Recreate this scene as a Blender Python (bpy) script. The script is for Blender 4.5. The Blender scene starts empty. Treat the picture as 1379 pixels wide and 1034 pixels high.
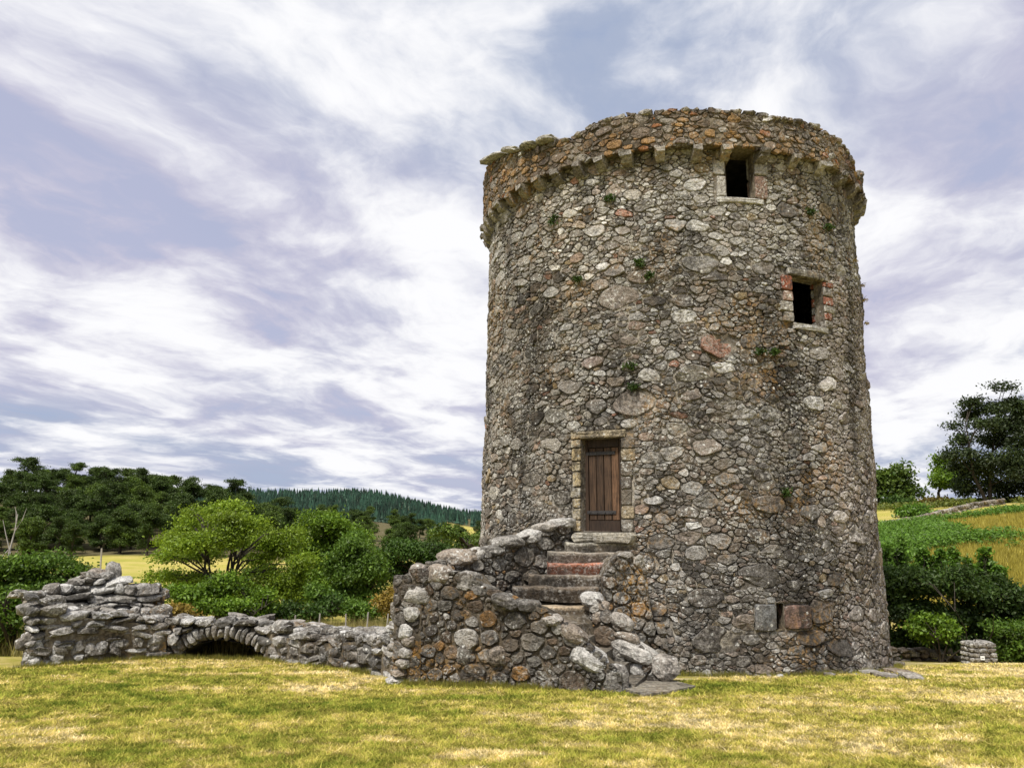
import bpy, math, random
import numpy as np
from mathutils import Vector, Matrix, Euler, noise as mnoise

R_ = random.Random(7)
NR = np.random.default_rng(11)
SC = bpy.context.scene
COL = SC.collection

# ------------------------------------------------------------------ camera
EYE = np.array([0.0, 0.0, 2.66])
PITCH = math.radians(10.0)
FPX, CXP, CYP = 1040.0, 689.5, 517.0
cam = bpy.data.cameras.new('camera')
cam.sensor_width = 36.0
cam.lens = FPX / 1379.0 * 36.0
cam.clip_start = 0.1
cam.clip_end = 9000.0
camo = bpy.data.objects.new('camera', cam)
COL.objects.link(camo)
camo.location = EYE.tolist()
camo.rotation_euler = (math.radians(90) + PITCH, 0, 0)
SC.camera = camo

# ------------------------------------------------------------------ sky
SUN_ELEV, SUN_AZ = math.radians(58), math.radians(208)   # azimuth clockwise from +Y (behind the camera, to the left)
world = bpy.data.worlds.new('World')
SC.world = world
world.use_nodes = True


class NT:
    """small helper to write node trees"""
    def __init__(s, tree):
        s.t = tree
        tree.nodes.clear()

    def n(s, typ, props=None, **ins):
        nd = s.t.nodes.new(typ)
        for k, v in (props or {}).items():
            setattr(nd, k, v)
        for k, v in ins.items():
            key = int(k[1:]) if k[0] == 'i' and k[1:].isdigit() else k
            s.set(nd, key, v)
        return nd

    def set(s, nd, key, v):
        sock = nd.inputs[key]
        if isinstance(v, bpy.types.NodeSocket):
            s.t.links.new(v, sock)
        elif isinstance(v, bpy.types.Node):
            s.t.links.new(v.outputs[0], sock)
        else:
            sock.default_value = v

    def math(s, op, a, b=0.0, c=None, clamp=False):
        nd = s.t.nodes.new('ShaderNodeMath')
        nd.operation = op
        nd.use_clamp = clamp
        s.set(nd, 0, a)
        s.set(nd, 1, b)
        if c is not None:
            s.set(nd, 2, c)
        return nd.outputs[0]

    def vmath(s, op, a, b=(0, 0, 0)):
        nd = s.t.nodes.new('ShaderNodeVectorMath')
        nd.operation = op
        s.set(nd, 0, a)
        s.set(nd, 1, b)
        return nd.outputs[0]

    def noise(s, vec, scale, detail=4, rough=.55, dist=0.0):
        nd = s.n('ShaderNodeTexNoise', Scale=scale, Detail=detail, Roughness=rough, Distortion=dist)
        if vec is not None:
            s.set(nd, 'Vector', vec)
        return nd.outputs['Fac']

    def ramp(s, fac, lo, hi, a=0.0, b=1.0):
        nd = s.t.nodes.new('ShaderNodeMapRange')
        nd.interpolation_type = 'SMOOTHSTEP'
        s.set(nd, 0, fac)
        for i, v in enumerate((lo, hi, a, b)):
            s.set(nd, i + 1, v)
        return nd.outputs[0]

    def mix(s, fac, a, b, mode='MIX'):
        nd = s.t.nodes.new('ShaderNodeMix')
        nd.data_type = 'RGBA'
        nd.blend_type = mode
        s.set(nd, 0, fac)
        for k, v in ((6, a), (7, b)):
            if isinstance(v, tuple) and len(v) == 3:
                v = v + (1,)
            s.set(nd, k, v)
        return nd.outputs[2]


def build_sky():
    t = NT(world.node_tree)
    tc = t.n('ShaderNodeTexCoord')
    d = tc.outputs['Generated']
    sky = t.n('ShaderNodeTexSky')
    sky.sky_type = 'NISHITA'
    sky.sun_disc = False
    sky.sun_elevation = SUN_ELEV
    sky.sun_rotation = SUN_AZ
    sp = t.n('ShaderNodeSeparateXYZ', Vector=d)
    z = t.math('ADD', t.math('MAXIMUM', sp.outputs[2], 0.0), 0.13)
    px = t.math('DIVIDE', sp.outputs[0], z)
    py = t.math('DIVIDE', sp.outputs[1], z)
    p = t.n('ShaderNodeCombineXYZ', X=px, Y=py)
    # cloud streets run away from the viewer towards the right
    mp = t.n('ShaderNodeMapping')
    mp.inputs['Rotation'].default_value = (0, 0, math.radians(20))
    t.set(mp, 'Vector', p.outputs[0])
    rot = mp.outputs[0]
    warp = t.n('ShaderNodeTexNoise', Scale=1.1, Detail=5.0)
    t.set(warp, 'Vector', rot)
    w = t.vmath('MULTIPLY', t.vmath('SUBTRACT', warp.outputs['Color'], (.5, .5, .5)), (.55, .8, 0))
    wp = t.vmath('ADD', rot, w)
    a = t.vmath('MULTIPLY', wp, (1.0, 0.5, 1.0))
    n1 = t.noise(t.vmath('ADD', a, (3.1, 1.7, 0)), 1.5, 8, .55)
    n2 = t.noise(t.vmath('ADD', t.vmath('MULTIPLY', wp, (1.0, 0.7, 1)), (9.4, 2.2, 0)), 3.4, 9, .6)
    n3 = t.noise(t.vmath('ADD', t.vmath('MULTIPLY', rot, (1, .6, 1)), (17.4, 5.2, 0)), 0.55, 4, .5)
    white = t.math('ADD', t.math('MULTIPLY', n1, .62), t.math('MULTIPLY', n2, .38))
    white = t.math('ADD', white, t.math('MULTIPLY', t.math('SUBTRACT', n3, .5), .10))
    wf = t.ramp(white, .43, .59)
    hole = t.math('MULTIPLY', t.ramp(t.math('ADD', t.math('MULTIPLY', n1, .6), t.math('MULTIPLY', n2, .4)), .45, .385), .32)
    lowz = t.ramp(sp.outputs[2], 0.0, 0.16, 1.0, 0.0)
    hole = t.math('MULTIPLY', hole, t.math('SUBTRACT', 1.0, t.math('MULTIPLY', lowz, .3)))
    grey = t.mix(t.ramp(n3, .35, .65), (3.1, 3.6, 4.8), (4.3, 4.25, 5.35))
    cloud = t.mix(wf, grey, (7.6, 7.6, 7.75))
    blue = t.mix(.7, sky.outputs[0], (2.4, 3.2, 5.2))
    c = t.mix(hole, cloud, blue)
    bg = t.n('ShaderNodeBackground', Color=c, Strength=0.1)
    out = t.n('ShaderNodeOutputWorld')
    t.t.links.new(bg.outputs[0], out.inputs['Surface'])


build_sky()

sun = bpy.data.lights.new('sun', 'SUN')
sun.energy = 4.3
sun.angle = math.radians(9)
sun.color = (1.0, .95, .87)
suno = bpy.data.objects.new('sun', sun)
COL.objects.link(suno)
sd = Vector((math.sin(SUN_AZ) * math.cos(SUN_ELEV), math.cos(SUN_AZ) * math.cos(SUN_ELEV), math.sin(SUN_ELEV)))
suno.rotation_euler = sd.to_track_quat('Z', 'Y').to_euler()
suno.location = (sd * 60).to_tuple()

SC.view_settings.view_transform = 'Standard'
SC.view_settings.look = 'None'
SC.view_settings.exposure = 0.38
SC.view_settings.gamma = 1.0
SC.view_settings.use_curve_mapping = False

# ------------------------------------------------------------------ helpers


def ray(px, py):
    u, v = (px - CXP) / FPX, (CYP - py) / FPX
    c, s = math.cos(PITCH), math.sin(PITCH)
    return np.array([u, c - v * s, s + v * c])


def at(px, py, Y):
    r = ray(px, py)
    return EYE + r * (Y / r[1])


def pxm(py, Y):
    """metres per photo pixel at depth Y on row py"""
    v = (CYP - py) / FPX
    return Y / (math.cos(PITCH) - v * math.sin(PITCH)) / FPX


def interp(x, xs, ys):
    return np.interp(x, xs, ys)


def sstep(x, a, b):
    t = np.clip((np.asarray(x, float) - a) / (b - a), 0, 1)
    return t * t * (3 - 2 * t)


_perm = np.random.default_rng(5).random((256, 256))


def vnoise(x, y):
    x = np.asarray(x, float)
    y = np.asarray(y, float)
    xi, yi = np.floor(x).astype(int), np.floor(y).astype(int)
    fx, fy = x - xi, y - yi
    fx, fy = fx * fx * (3 - 2 * fx), fy * fy * (3 - 2 * fy)
    g = lambda a, b: _perm[a & 255, b & 255]
    return (g(xi, yi) * (1 - fx) + g(xi + 1, yi) * fx) * (1 - fy) + (g(xi, yi + 1) * (1 - fx) + g(xi + 1, yi + 1) * fx) * fy


def fbm(x, y, o=4):
    s, a, t = 0, 1, 0
    for k in range(o):
        s = s + a * vnoise(x * 2 ** k + 17.3 * k, y * 2 ** k + 5.1 * k)
        t += a
        a *= .5
    return s / t


def tagit(o, label=None, cat=None, group=None, kind=None):
    if label:
        o['label'] = label
    if cat:
        o['category'] = cat
    if group:
        o['group'] = group
    if kind:
        o['kind'] = kind
    return o


def thing(name, label, cat, loc=(0, 0, 0), group=None, rotz=0.0):
    o = bpy.data.objects.new(name, None)
    COL.objects.link(o)
    o.location = tuple(float(c) for c in loc)
    o.rotation_euler = (0, 0, rotz)
    o.empty_display_size = .3
    return tagit(o, label, cat, group)


def mesh_data(name, V, F, tint=None, smooth=False):
    """V (N,3); F list of tuples or an (M,k) int array or list of such arrays"""
    me = bpy.data.meshes.new(name)
    V = np.asarray(V, dtype=np.float32)
    if isinstance(F, np.ndarray):
        F = [F]
    if isinstance(F, list) and len(F) and isinstance(F[0], np.ndarray):
        loops = np.concatenate([f.ravel() for f in F]).astype(np.int32)
        tot = np.concatenate([np.full(len(f), f.shape[1], np.int32) for f in F])
    else:
        loops = np.array([i for f in F for i in f], np.int32)
        tot = np.array([len(f) for f in F], np.int32)
    start = np.concatenate([[0], np.cumsum(tot)[:-1]]).astype(np.int32)
    me.vertices.add(len(V))
    me.vertices.foreach_set('co', V.ravel())
    me.loops.add(len(loops))
    me.loops.foreach_set('vertex_index', loops)
    me.polygons.add(len(tot))
    me.polygons.foreach_set('loop_start', start)
    me.polygons.foreach_set('use_smooth', np.full(len(tot), smooth, dtype=bool))
    if tint is not None:
        tint = np.asarray(tint, np.float32)
        if tint.ndim == 1:
            tint = np.tile(tint, (len(V), 1))
        at_ = me.attributes.new('tint', 'FLOAT_COLOR', 'POINT')
        at_.data.foreach_set('color', np.hstack([tint, np.ones((len(V), 1), np.float32)]).astype(np.float32).ravel())
    me.update(calc_edges=True)
    me.validate()
    return me


def obj(name, me, mat=None, parent=None, loc=(0, 0, 0)):
    o = bpy.data.objects.new(name, me)
    COL.objects.link(o)
    if mat and not len(me.materials):
        me.materials.append(mat)
    if parent:
        o.parent = parent
    o.location = tuple(float(c) for c in loc)
    return o


def part(name, V, F, mat, parent, tint=None, smooth=False, centre=True):
    """world-space mesh -> object under parent (an unrotated Empty), origin at its own centre"""
    V = np.asarray(V, float)
    c = (V.min(0) + V.max(0)) / 2 if centre else np.zeros(3)
    off = np.zeros(3)
    q = parent
    while q is not None:
        off += np.array(q.location)
        q = q.parent
    return obj(name, mesh_data(name, V - c, F, tint, smooth), mat, parent, c - off)


def box_vf(x0, x1, y0, y1, z0, z1):
    V = np.array([[x, y, z] for z in (z0, z1) for y in (y0, y1) for x in (x0, x1)], float)
    F = [(0, 2, 3, 1), (4, 5, 7, 6), (0, 1, 5, 4), (2, 6, 7, 3), (0, 4, 6, 2), (1, 3, 7, 5)]
    return V, F


def prism_vf(foot, z0, z1):
    """foot: list of (x,y) counter-clockwise; z1 scalar or one height per corner"""
    n = len(foot)
    z1 = [z1] * n if np.isscalar(z1) else z1
    V = [(x, y, z0) for x, y in foot] + [(foot[i][0], foot[i][1], z1[i]) for i in range(n)]
    F = [tuple(range(n))[::-1], tuple(range(n, 2 * n))] + [(i, (i + 1) % n, n + (i + 1) % n, n + i) for i in range(n)]
    return np.array(V, float), F


def tube_vf(pts, rad, n=7):
    pts = np.asarray(pts, float)
    V, F = [], []
    for i, p in enumerate(pts):
        d = pts[min(i + 1, len(pts) - 1)] - pts[max(i - 1, 0)]
        d = d / (np.linalg.norm(d) + 1e-9)
        a = np.cross(d, (0.31, .2, .93) if abs(d[2]) < .9 else (1, 0, 0))
        a /= np.linalg.norm(a)
        b = np.cross(d, a)
        for k in range(n):
            t = 2 * math.pi * k / n
            V.append(p + rad[i] * (math.cos(t) * a + math.sin(t) * b))
    for i in range(len(pts) - 1):
        for k in range(n):
            F.append((i * n + k, i * n + (k + 1) % n, (i + 1) * n + (k + 1) % n, (i + 1) * n + k))
    F.append(tuple(range((len(pts) - 1) * n, len(pts) * n)))
    F.append(tuple(range(n))[::-1])
    return np.array(V), F


def join_vf(lst):
    Vs, Fs, o = [], [], 0
    for V, F in lst:
        Vs.append(V)
        Fs += [tuple(i + o for i in f) for f in F]
        o += len(V)
    return np.vstack(Vs), Fs


# ------------------------------------------------------------------ materials
def new_mat(name):
    m = bpy.data.materials.new(name)
    m.use_nodes = True
    return m, NT(m.node_tree)


def finish(t, color, rough=.9, bump=None, bdist=.02, bstr=1.0, spec=.25):
    p = t.n('ShaderNodeBsdfPrincipled')
    t.set(p, 'Base Color', color)
    t.set(p, 'Roughness', rough)
    t.set(p, 'Specular IOR Level', spec)
    if bump is not None:
        b = t.n('ShaderNodeBump', Distance=bdist, Strength=bstr)
        t.set(b, 'Height', bump)
        t.t.links.new(b.outputs[0], p.inputs['Normal'])
    o = t.n('ShaderNodeOutputMaterial')
    t.t.links.new(p.outputs[0], o.inputs['Surface'])
    return p


def lime_overlay(t, pos, c, amount):
    """old lime wash and pointing smeared over stones and joints alike, plus sooty blotches"""
    a = t.ramp(t.noise(pos, .62, 5, .62), .46, .62)
    b = t.ramp(t.noise(t.vmath('ADD', pos, (7, 3, 1)), 15, 6, .75), .49, .60)
    c = t.mix(t.math('MULTIPLY', t.math('MULTIPLY', a, b), amount), c, (.50, .475, .43))
    a = t.ramp(t.noise(t.vmath('ADD', t.vmath('MULTIPLY', pos, (1, 1, .45)), (31, 13, 5)), .8, 5, .65), .48, .62)
    b = t.ramp(t.noise(t.vmath('ADD', pos, (2, 9, 4)), 10, 6, .75), .42, .58)
    return t.mix(t.math('MULTIPLY', t.math('MULTIPLY', a, b), .8), c, (.04, .035, .03))


def stone_material(name, source='attr', white=.5, orange=.35, stain=.5, mottled=1.0, palette=None, lime=.6, warm=.45):
    m, t = new_mat(name)
    pos = t.n('ShaderNodeNewGeometry').outputs['Position']
    if source == 'attr':
        a = t.n('ShaderNodeAttribute')
        a.attribute_name = 'tint'
        base = a.outputs['Color']
    else:
        oi = t.n('ShaderNodeObjectInfo')
        cr = t.n('ShaderNodeValToRGB')
        cr.color_ramp.interpolation = 'CONSTANT'
        el = cr.color_ramp.elements
        while len(el) < len(palette):
            el.new(.5)
        for i, c in enumerate(palette):
            el[i].position = i / len(palette)
            el[i].color = c + (1,)
        t.set(cr, 0, oi.outputs['Random'])
        base = cr.outputs[0]
    n_med = t.noise(pos, 9, 5, .65)
    n_fine = t.noise(pos, 55, 4, .7)
    n_gr = t.noise(pos, 130, 2, .6)
    n_mot = t.noise(t.vmath('ADD', pos, (4, 8, 2)), 25, 4, .65)
    k = t.math('ADD', t.ramp(n_med, .28, .72, .0, .7), t.ramp(n_fine, .3, .7, .0, .6))
    k = t.math('ADD', k, t.ramp(n_mot, .32, .68, .0, .95))
    kk = t.n('ShaderNodeCombineXYZ', X=k, Y=k, Z=k)
    c = t.mix(1.0, base, kk.outputs[0], 'MULTIPLY')
    # warm weathering
    wv = t.ramp(t.noise(pos, 2.1, 5, .6), .48, .66, 0, warm)
    c = t.mix(wv, c, (.18, .14, .10))
    # dark run-off stains, long in z
    sv = t.vmath('MULTIPLY', pos, (1.5, 1.5, .28))
    st = t.ramp(t.noise(sv, 1.0, 5, .62), .53, .66, 0, stain)
    c = t.mix(st, c, (.035, .031, .027))
    # orange lichen
    om = t.math('MULTIPLY', t.ramp(t.noise(pos, .75, 4, .6), .50, .66), t.ramp(t.noise(pos, 11, 5, .7), .47, .60))
    c = t.mix(t.math('MULTIPLY', om, orange), c, t.mix(n_gr, (.30, .13, .02), (.44, .27, .07)))
    # crusty pale lichen in blots and in tiny specks
    wm = t.math('MULTIPLY', t.ramp(t.noise(pos, 1.7, 4, .65), .44, .62), t.ramp(t.noise(pos, 19, 5, .72), .52, .62))
    vz = t.n('ShaderNodeTexVoronoi', Scale=8.5)
    t.set(vz, 'Vector', pos)
    rnd = t.n('ShaderNodeSeparateColor', Color=vz.outputs['Color'])
    spot = t.math('MULTIPLY', t.ramp(t.math('ADD', vz.outputs['Distance'], t.math('MULTIPLY', n_fine, .3)), .40, .33), t.ramp(rnd.outputs[0], .72, .76))
    wm = t.math('MAXIMUM', wm, spot)
    c = t.mix(t.math('MULTIPLY', wm, white), c, (.66, .65, .60))
    c = lime_overlay(t, pos, c, lime)
    h = t.math('ADD', t.math('MULTIPLY', n_med, .6), t.math('ADD', t.math('MULTIPLY', n_fine, .45), t.math('MULTIPLY', n_mot, .6)))
    finish(t, c, .95, h, .055, 1.0, .15)
    return m


def simple_noise_mat(name, c1, c2, scale=8, rough=.9, bump=.01, stretch=(1, 1, 1), spec=.2):
    m, t = new_mat(name)
    pos = t.n('ShaderNodeNewGeometry').outputs['Position']
    v = t.vmath('MULTIPLY', pos, stretch)
    n = t.noise(v, scale, 6, .65)
    c = t.mix(t.ramp(n, .3, .7), c1, c2)
    finish(t, c, rough, n, bump, 1.0, spec)
    return m


def leaf_material(name, c1, c2, trans=.35):
    """leaf colour between two greens, varied by the 'tint' attribute (x = random, y = clump)"""
    m, t = new_mat(name)
    a = t.n('ShaderNodeAttribute')
    a.attribute_name = 'tint'
    s = t.n('ShaderNodeSeparateColor', Color=a.outputs['Color'])
    c = t.mix(s.outputs[0], c1, c2)
    k = t.math('ADD', t.math('MULTIPLY', s.outputs[1], 1.1), .42)
    kk = t.n('ShaderNodeCombineXYZ', X=k, Y=k, Z=k)
    c = t.mix(1.0, c, kk.outputs[0], 'MULTIPLY')
    d = t.n('ShaderNodeBsdfDiffuse', Color=c)
    tr = t.n('ShaderNodeBsdfTranslucent', Color=t.mix(.35, c, (c2[0] * 1.3, c2[1] * 1.3, c2[2] * .6)))
    ms = t.n('ShaderNodeMixShader', Fac=trans)
    t.t.links.new(d.outputs[0], ms.inputs[1])
    t.t.links.new(tr.outputs[0], ms.inputs[2])
    gl = t.n('ShaderNodeBsdfGlossy', Color=(1, 1, .9, 1), Roughness=.5)
    m2 = t.n('ShaderNodeMixShader', Fac=.02)
    t.t.links.new(ms.outputs[0], m2.inputs[1])
    t.t.links.new(gl.outputs[0], m2.inputs[2])
    o = t.n('ShaderNodeOutputMaterial')
    t.t.links.new(m2.outputs[0], o.inputs['Surface'])
    return m


ROCKPAL = [(.30, .285, .26), (.21, .195, .175), (.36, .34, .31), (.15, .14, .125), (.27, .235, .20), (.40, .385, .36), (.24, .20, .16), (.33, .30, .265)]
M_WALL = stone_material('tower_rubble_stone', 'attr', .9, .5, .75, lime=.7)
M_PAR = stone_material('parapet_stone', 'attr', .35, .85, .45)
M_STAIR = stone_material('stair_rubble_stone', 'attr', .6, .75, .75)
M_ROCK = stone_material('grey_boulder_stone', 'obj', 1.0, .15, .3, warm=.2, palette=ROCKPAL)
M_RUIN = stone_material('ruin_stone', 'obj', .95, .3, .6, warm=.2, palette=[(.26, .245, .225), (.16, .148, .13), (.34, .325, .30), (.095, .09, .082), (.22, .205, .185), (.44, .43, .41), (.17, .155, .135), (.31, .295, .275)])
M_STEP = stone_material('step_stone', 'attr', .4, .35, .55)


def mortar_material(name, c1, c2, dark):
    m, t = new_mat(name)
    pos = t.n('ShaderNodeNewGeometry').outputs['Position']
    n = t.noise(pos, 14, 6, .7)
    nf = t.noise(pos, 70, 4, .7)
    c = t.mix(t.ramp(n, .35, .65), c1, c2)
    c = t.mix(t.ramp(t.noise(pos, 1.3, 5, .6), .46, .62, 0, .85), c, dark)
    om = t.math('MULTIPLY', t.ramp(t.noise(pos, .75, 4, .6), .52, .66), t.ramp(n, .45, .6))
    c = t.mix(t.math('MULTIPLY', om, .7), c, (.40, .22, .05))
    c = lime_overlay(t, pos, c, .7)
    finish(t, c, .97, t.math('ADD', n, nf), .03, 1.0, .1)
    return m


M_MORTAR = mortar_material('lime_mortar', (.23, .20, .16), (.52, .475, .40), (.07, .06, .048))
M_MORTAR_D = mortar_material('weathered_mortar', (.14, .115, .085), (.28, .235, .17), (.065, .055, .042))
M_MORTAR_S = mortar_material('dark_stair_mortar', (.085, .07, .05), (.19, .155, .11), (.04, .033, .026))
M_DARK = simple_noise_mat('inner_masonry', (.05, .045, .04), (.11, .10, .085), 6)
M_IRON = simple_noise_mat('black_iron', (.018, .017, .018), (.05, .045, .045), 30, .6, .004, spec=.4)
M_BARK = simple_noise_mat('grey_bark', (.06, .05, .04), (.17, .15, .12), 6, .95, .03, (4, 4, 1))
M_BARKD = simple_noise_mat('dark_bark', (.025, .02, .016), (.07, .058, .045), 6, .95, .03, (4, 4, 1))
M_DEAD = simple_noise_mat('bleached_wood', (.22, .20, .17), (.42, .39, .35), 7, .9, .01, (5, 5, 1))
M_PLAQUE = simple_noise_mat('white_plaque', (.75, .75, .74), (.85, .85, .84), 20, .5, .001)
M_EARTH = simple_noise_mat('bare_earth', (.10, .075, .05), (.22, .17, .11), 9)


def wood_material():
    m, t = new_mat('oak_door_wood')
    pos = t.n('ShaderNodeNewGeometry').outputs['Position']
    g = t.noise(t.vmath('MULTIPLY', pos, (22, 22, 1.6)), 2.0, 7, .7)
    big = t.noise(pos, 3.2, 4, .6)
    a = t.n('ShaderNodeAttribute')
    a.attribute_name = 'tint'
    k = t.ramp(g, .3, .7, .35, 1.45)
    kk = t.n('ShaderNodeCombineXYZ', X=k, Y=k, Z=k)
    c = t.mix(1.0, a.outputs['Color'], kk.outputs[0], 'MULTIPLY')
    c = t.mix(t.ramp(big, .5, .68, 0, .6), c, (.035, .02, .012))
    finish(t, c, .75, g, .006, 1.0, .3)
    return m


M_WOOD = wood_material()

L_YELLOW = leaf_material('ash_leaf_yellow_green', (.08, .145, .010), (.26, .35, .03), .4)
L_BRIGHT = leaf_material('sycamore_leaf', (.055, .115, .010), (.17, .27, .022), .35)
L_MID = leaf_material('ash_leaf_green', (.045, .10, .012), (.13, .215, .026), .35)
L_DARK = leaf_material('alder_leaf_dark', (.022, .055, .009), (.07, .125, .018), .3)
L_FOREST = leaf_material('forest_leaf', (.018, .042, .008), (.065, .10, .015), .25)
L_FOREST2 = leaf_material('forest_leaf_lighter', (.03, .065, .010), (.11, .16, .02), .25)
L_PINE = leaf_material('conifer_needles', (.012, .035, .024), (.028, .07, .042), .1)
L_OLDPINE = leaf_material('old_tree_needles', (.018, .032, .012), (.045, .065, .018), .2)
L_OCHRE = leaf_material('ochre_gorse', (.16, .11, .02), (.30, .21, .04), .3)
L_FERN = leaf_material('bracken_frond', (.05, .115, .012), (.13, .24, .025), .35)
L_HEDGE = leaf_material('hedge_leaf', (.02, .046, .009), (.06, .10, .018), .3)
L_OCHRE2 = leaf_material('dull_gorse', (.10, .085, .018), (.21, .165, .04), .3)
L_FERN2 = leaf_material('hill_scrub_leaf', (.05, .085, .012), (.16, .17, .03), .3)
L_GRASS = leaf_material('seeding_grass', (.16, .15, .045), (.42, .35, .14), .35)


def grass_color_nodes(t, dry):
    """lawn colour from the dryness attribute: green - olive - ochre - straw"""
    cr = t.n('ShaderNodeValToRGB')
    el = cr.color_ramp.elements
    stops = [(0.0, (.11, .155, .022)), (.3, (.265, .28, .045)), (.55, (.42, .375, .082)), (.78, (.54, .44, .15)), (1.0, (.72, .61, .35))]
    while len(el) < len(stops):
        el.new(.5)
    for e, (p, c) in zip(el, stops):
        e.position = p
        e.color = c + (1,)
    t.set(cr, 0, dry)
    return cr.outputs[0]


def ground_material():
    m, t = new_mat('dry_grassland')
    pos = t.n('ShaderNodeNewGeometry').outputs['Position']
    a = t.n('ShaderNodeAttribute')
    a.attribute_name = 'tint'
    s = t.n('ShaderNodeSeparateColor', Color=a.outputs['Color'])
    n = t.noise(pos, 14, 5, .7)
    nf = t.noise(pos, 60, 3, .7)
    nb = t.noise(pos, .11, 6, .62)
    dry = t.math('ADD', s.outputs[0], t.math('MULTIPLY', t.math('SUBTRACT', n, .5), .5))
    dry = t.math('ADD', dry, t.math('MULTIPLY', t.math('SUBTRACT', nb, .5), s.outputs[2]))
    c = grass_color_nodes(t, dry)
    c = t.mix(t.ramp(nf, .35, .65, .3, 0), c, (.09, .08, .02))
    c = t.mix(s.outputs[1], c, t.mix(n, (.045, .042, .025), (.12, .10, .06)))
    finish(t, c, .95, t.math('ADD', n, nf), .05, .8, .08)
    return m


def blade_material():
    m, t = new_mat('grass_blade')
    a = t.n('ShaderNodeAttribute')
    a.attribute_name = 'tint'
    s = t.n('ShaderNodeSeparateColor', Color=a.outputs['Color'])
    c = grass_color_nodes(t, s.outputs[0])
    k = t.math('ADD', t.math('MULTIPLY', s.outputs[1], 1.1), .5)
    kk = t.n('ShaderNodeCombineXYZ', X=k, Y=k, Z=k)
    c = t.mix(1.0, c, kk.outputs[0], 'MULTIPLY')
    d = t.n('ShaderNodeBsdfDiffuse', Color=c)
    tr = t.n('ShaderNodeBsdfTranslucent', Color=c)
    ms = t.n('ShaderNodeMixShader', Fac=.4)
    t.t.links.new(d.outputs[0], ms.inputs[1])
    t.t.links.new(tr.outputs[0], ms.inputs[2])
    o = t.n('ShaderNodeOutputMaterial')
    t.t.links.new(ms.outputs[0], o.inputs['Surface'])
    return m


M_GROUND = ground_material()
M_BLADE = blade_material()

# ------------------------------------------------------------------ ground
YS = [-400, -50, 0, 13.5, 17, 20, 24, 28, 35, 45, 60, 80, 104, 131, 150, 175, 200, 240, 300, 350, 420, 500, 620, 900, 6000]
G_L = [1.5, 1.2, 1.06, .05, -.2, -.65, -.9, -1.15, -1.45, -1.9, -2.5, -3.2, -4, -4.2, -3.0, 1.8, 6.6, 10, 11.5, 11, 13, 20, 12, 0, -5]
G_M = [1.5, 1.2, 1.06, .05, -.2, -.65, -.9, -1.15, -1.45, -1.9, -2.5, -3.2, -4, -4.2, -4.2, -4.0, -3.2, -1.5, 1, 3, 10, 17.5, 9, 0, -5]
G_C = [1.5, 1.2, 1.06, .05, -.2, -.65, -.9, -1.15, -1.45, -1.9, -2.5, -3.2, -4, -4.2, -4.2, -4.2, -4.2, -4.2, -4, -3.0, .5, 3.5, 0, -4, -5]
G_R = [1.5, 1.2, 1.06, .05, -.38, -.85, -1.3, -.35, .4, 1.2, 2.05, 3.8, 5.4, 6, 6, 6, 6, 6, 6, 6, 6, 5, 4, 0, -5]
TT = [-.60, -.20, -.03, .12, .30]


def ground_z(x, y):
    x, y = np.asarray(x, float), np.asarray(y, float)
    cols = [interp(y, YS, g) for g in (G_L, G_M, G_C, G_C, G_R)]
    t = x / np.maximum(np.abs(y), 12.0)
    t = np.where(y < 0, 0, t)
    z = np.zeros_like(t) + cols[0]
    for i in range(4):
        w = sstep(t, TT[i], TT[i + 1])
        z = z * (1 - w) + cols[i + 1] * w if i else cols[0] * (1 - w) + cols[1] * w
    z = z + sstep(t, .42, .70) * np.interp(y, [26, 36, 50, 75, 120], [0, .5, 1.3, 1.0, 0])
    d = np.hypot(x, y)
    und = (fbm(x * .35 + 3, y * .35 + 9, 3) - .5) * .10 + (fbm(x * .02, y * .02, 3) - .5) * np.clip((d - 40) / 60, 0, 1) * 3.0
    return z + und


# where the lawn has dried out
def dryness(x, y):
    x, y = np.asarray(x, float), np.asarray(y, float)
    a = fbm(x * .34 + 40, y * .62 + 10, 4)
    b = fbm(x * 1.5 + 4, y * 2.2 + 80, 3)
    d = .56 + (a - .5) * .95 + (b - .5) * .6 + (fbm(x * 6 + 2, y * 7 + 5, 3) - .5) * .75
    d = d + .12 * sstep(x, 2, 9)
    d = d + .26 * sstep(fbm(x * .8 + 9.2, y * 1.5 + 3.3, 3), .60, .70)
    far = sstep(y, 22, 40)
    return np.clip(d * (1 - far) + far * (.62 + (a - .5) * .5), 0, 1)


AZ0 = math.radians(11.3)
TC0 = np.array([19 * math.sin(AZ0), 19 * math.cos(AZ0)])
E0 = np.array([-math.sin(AZ0), -math.cos(AZ0)])
E1 = np.array([math.cos(AZ0), -math.sin(AZ0)])


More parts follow.
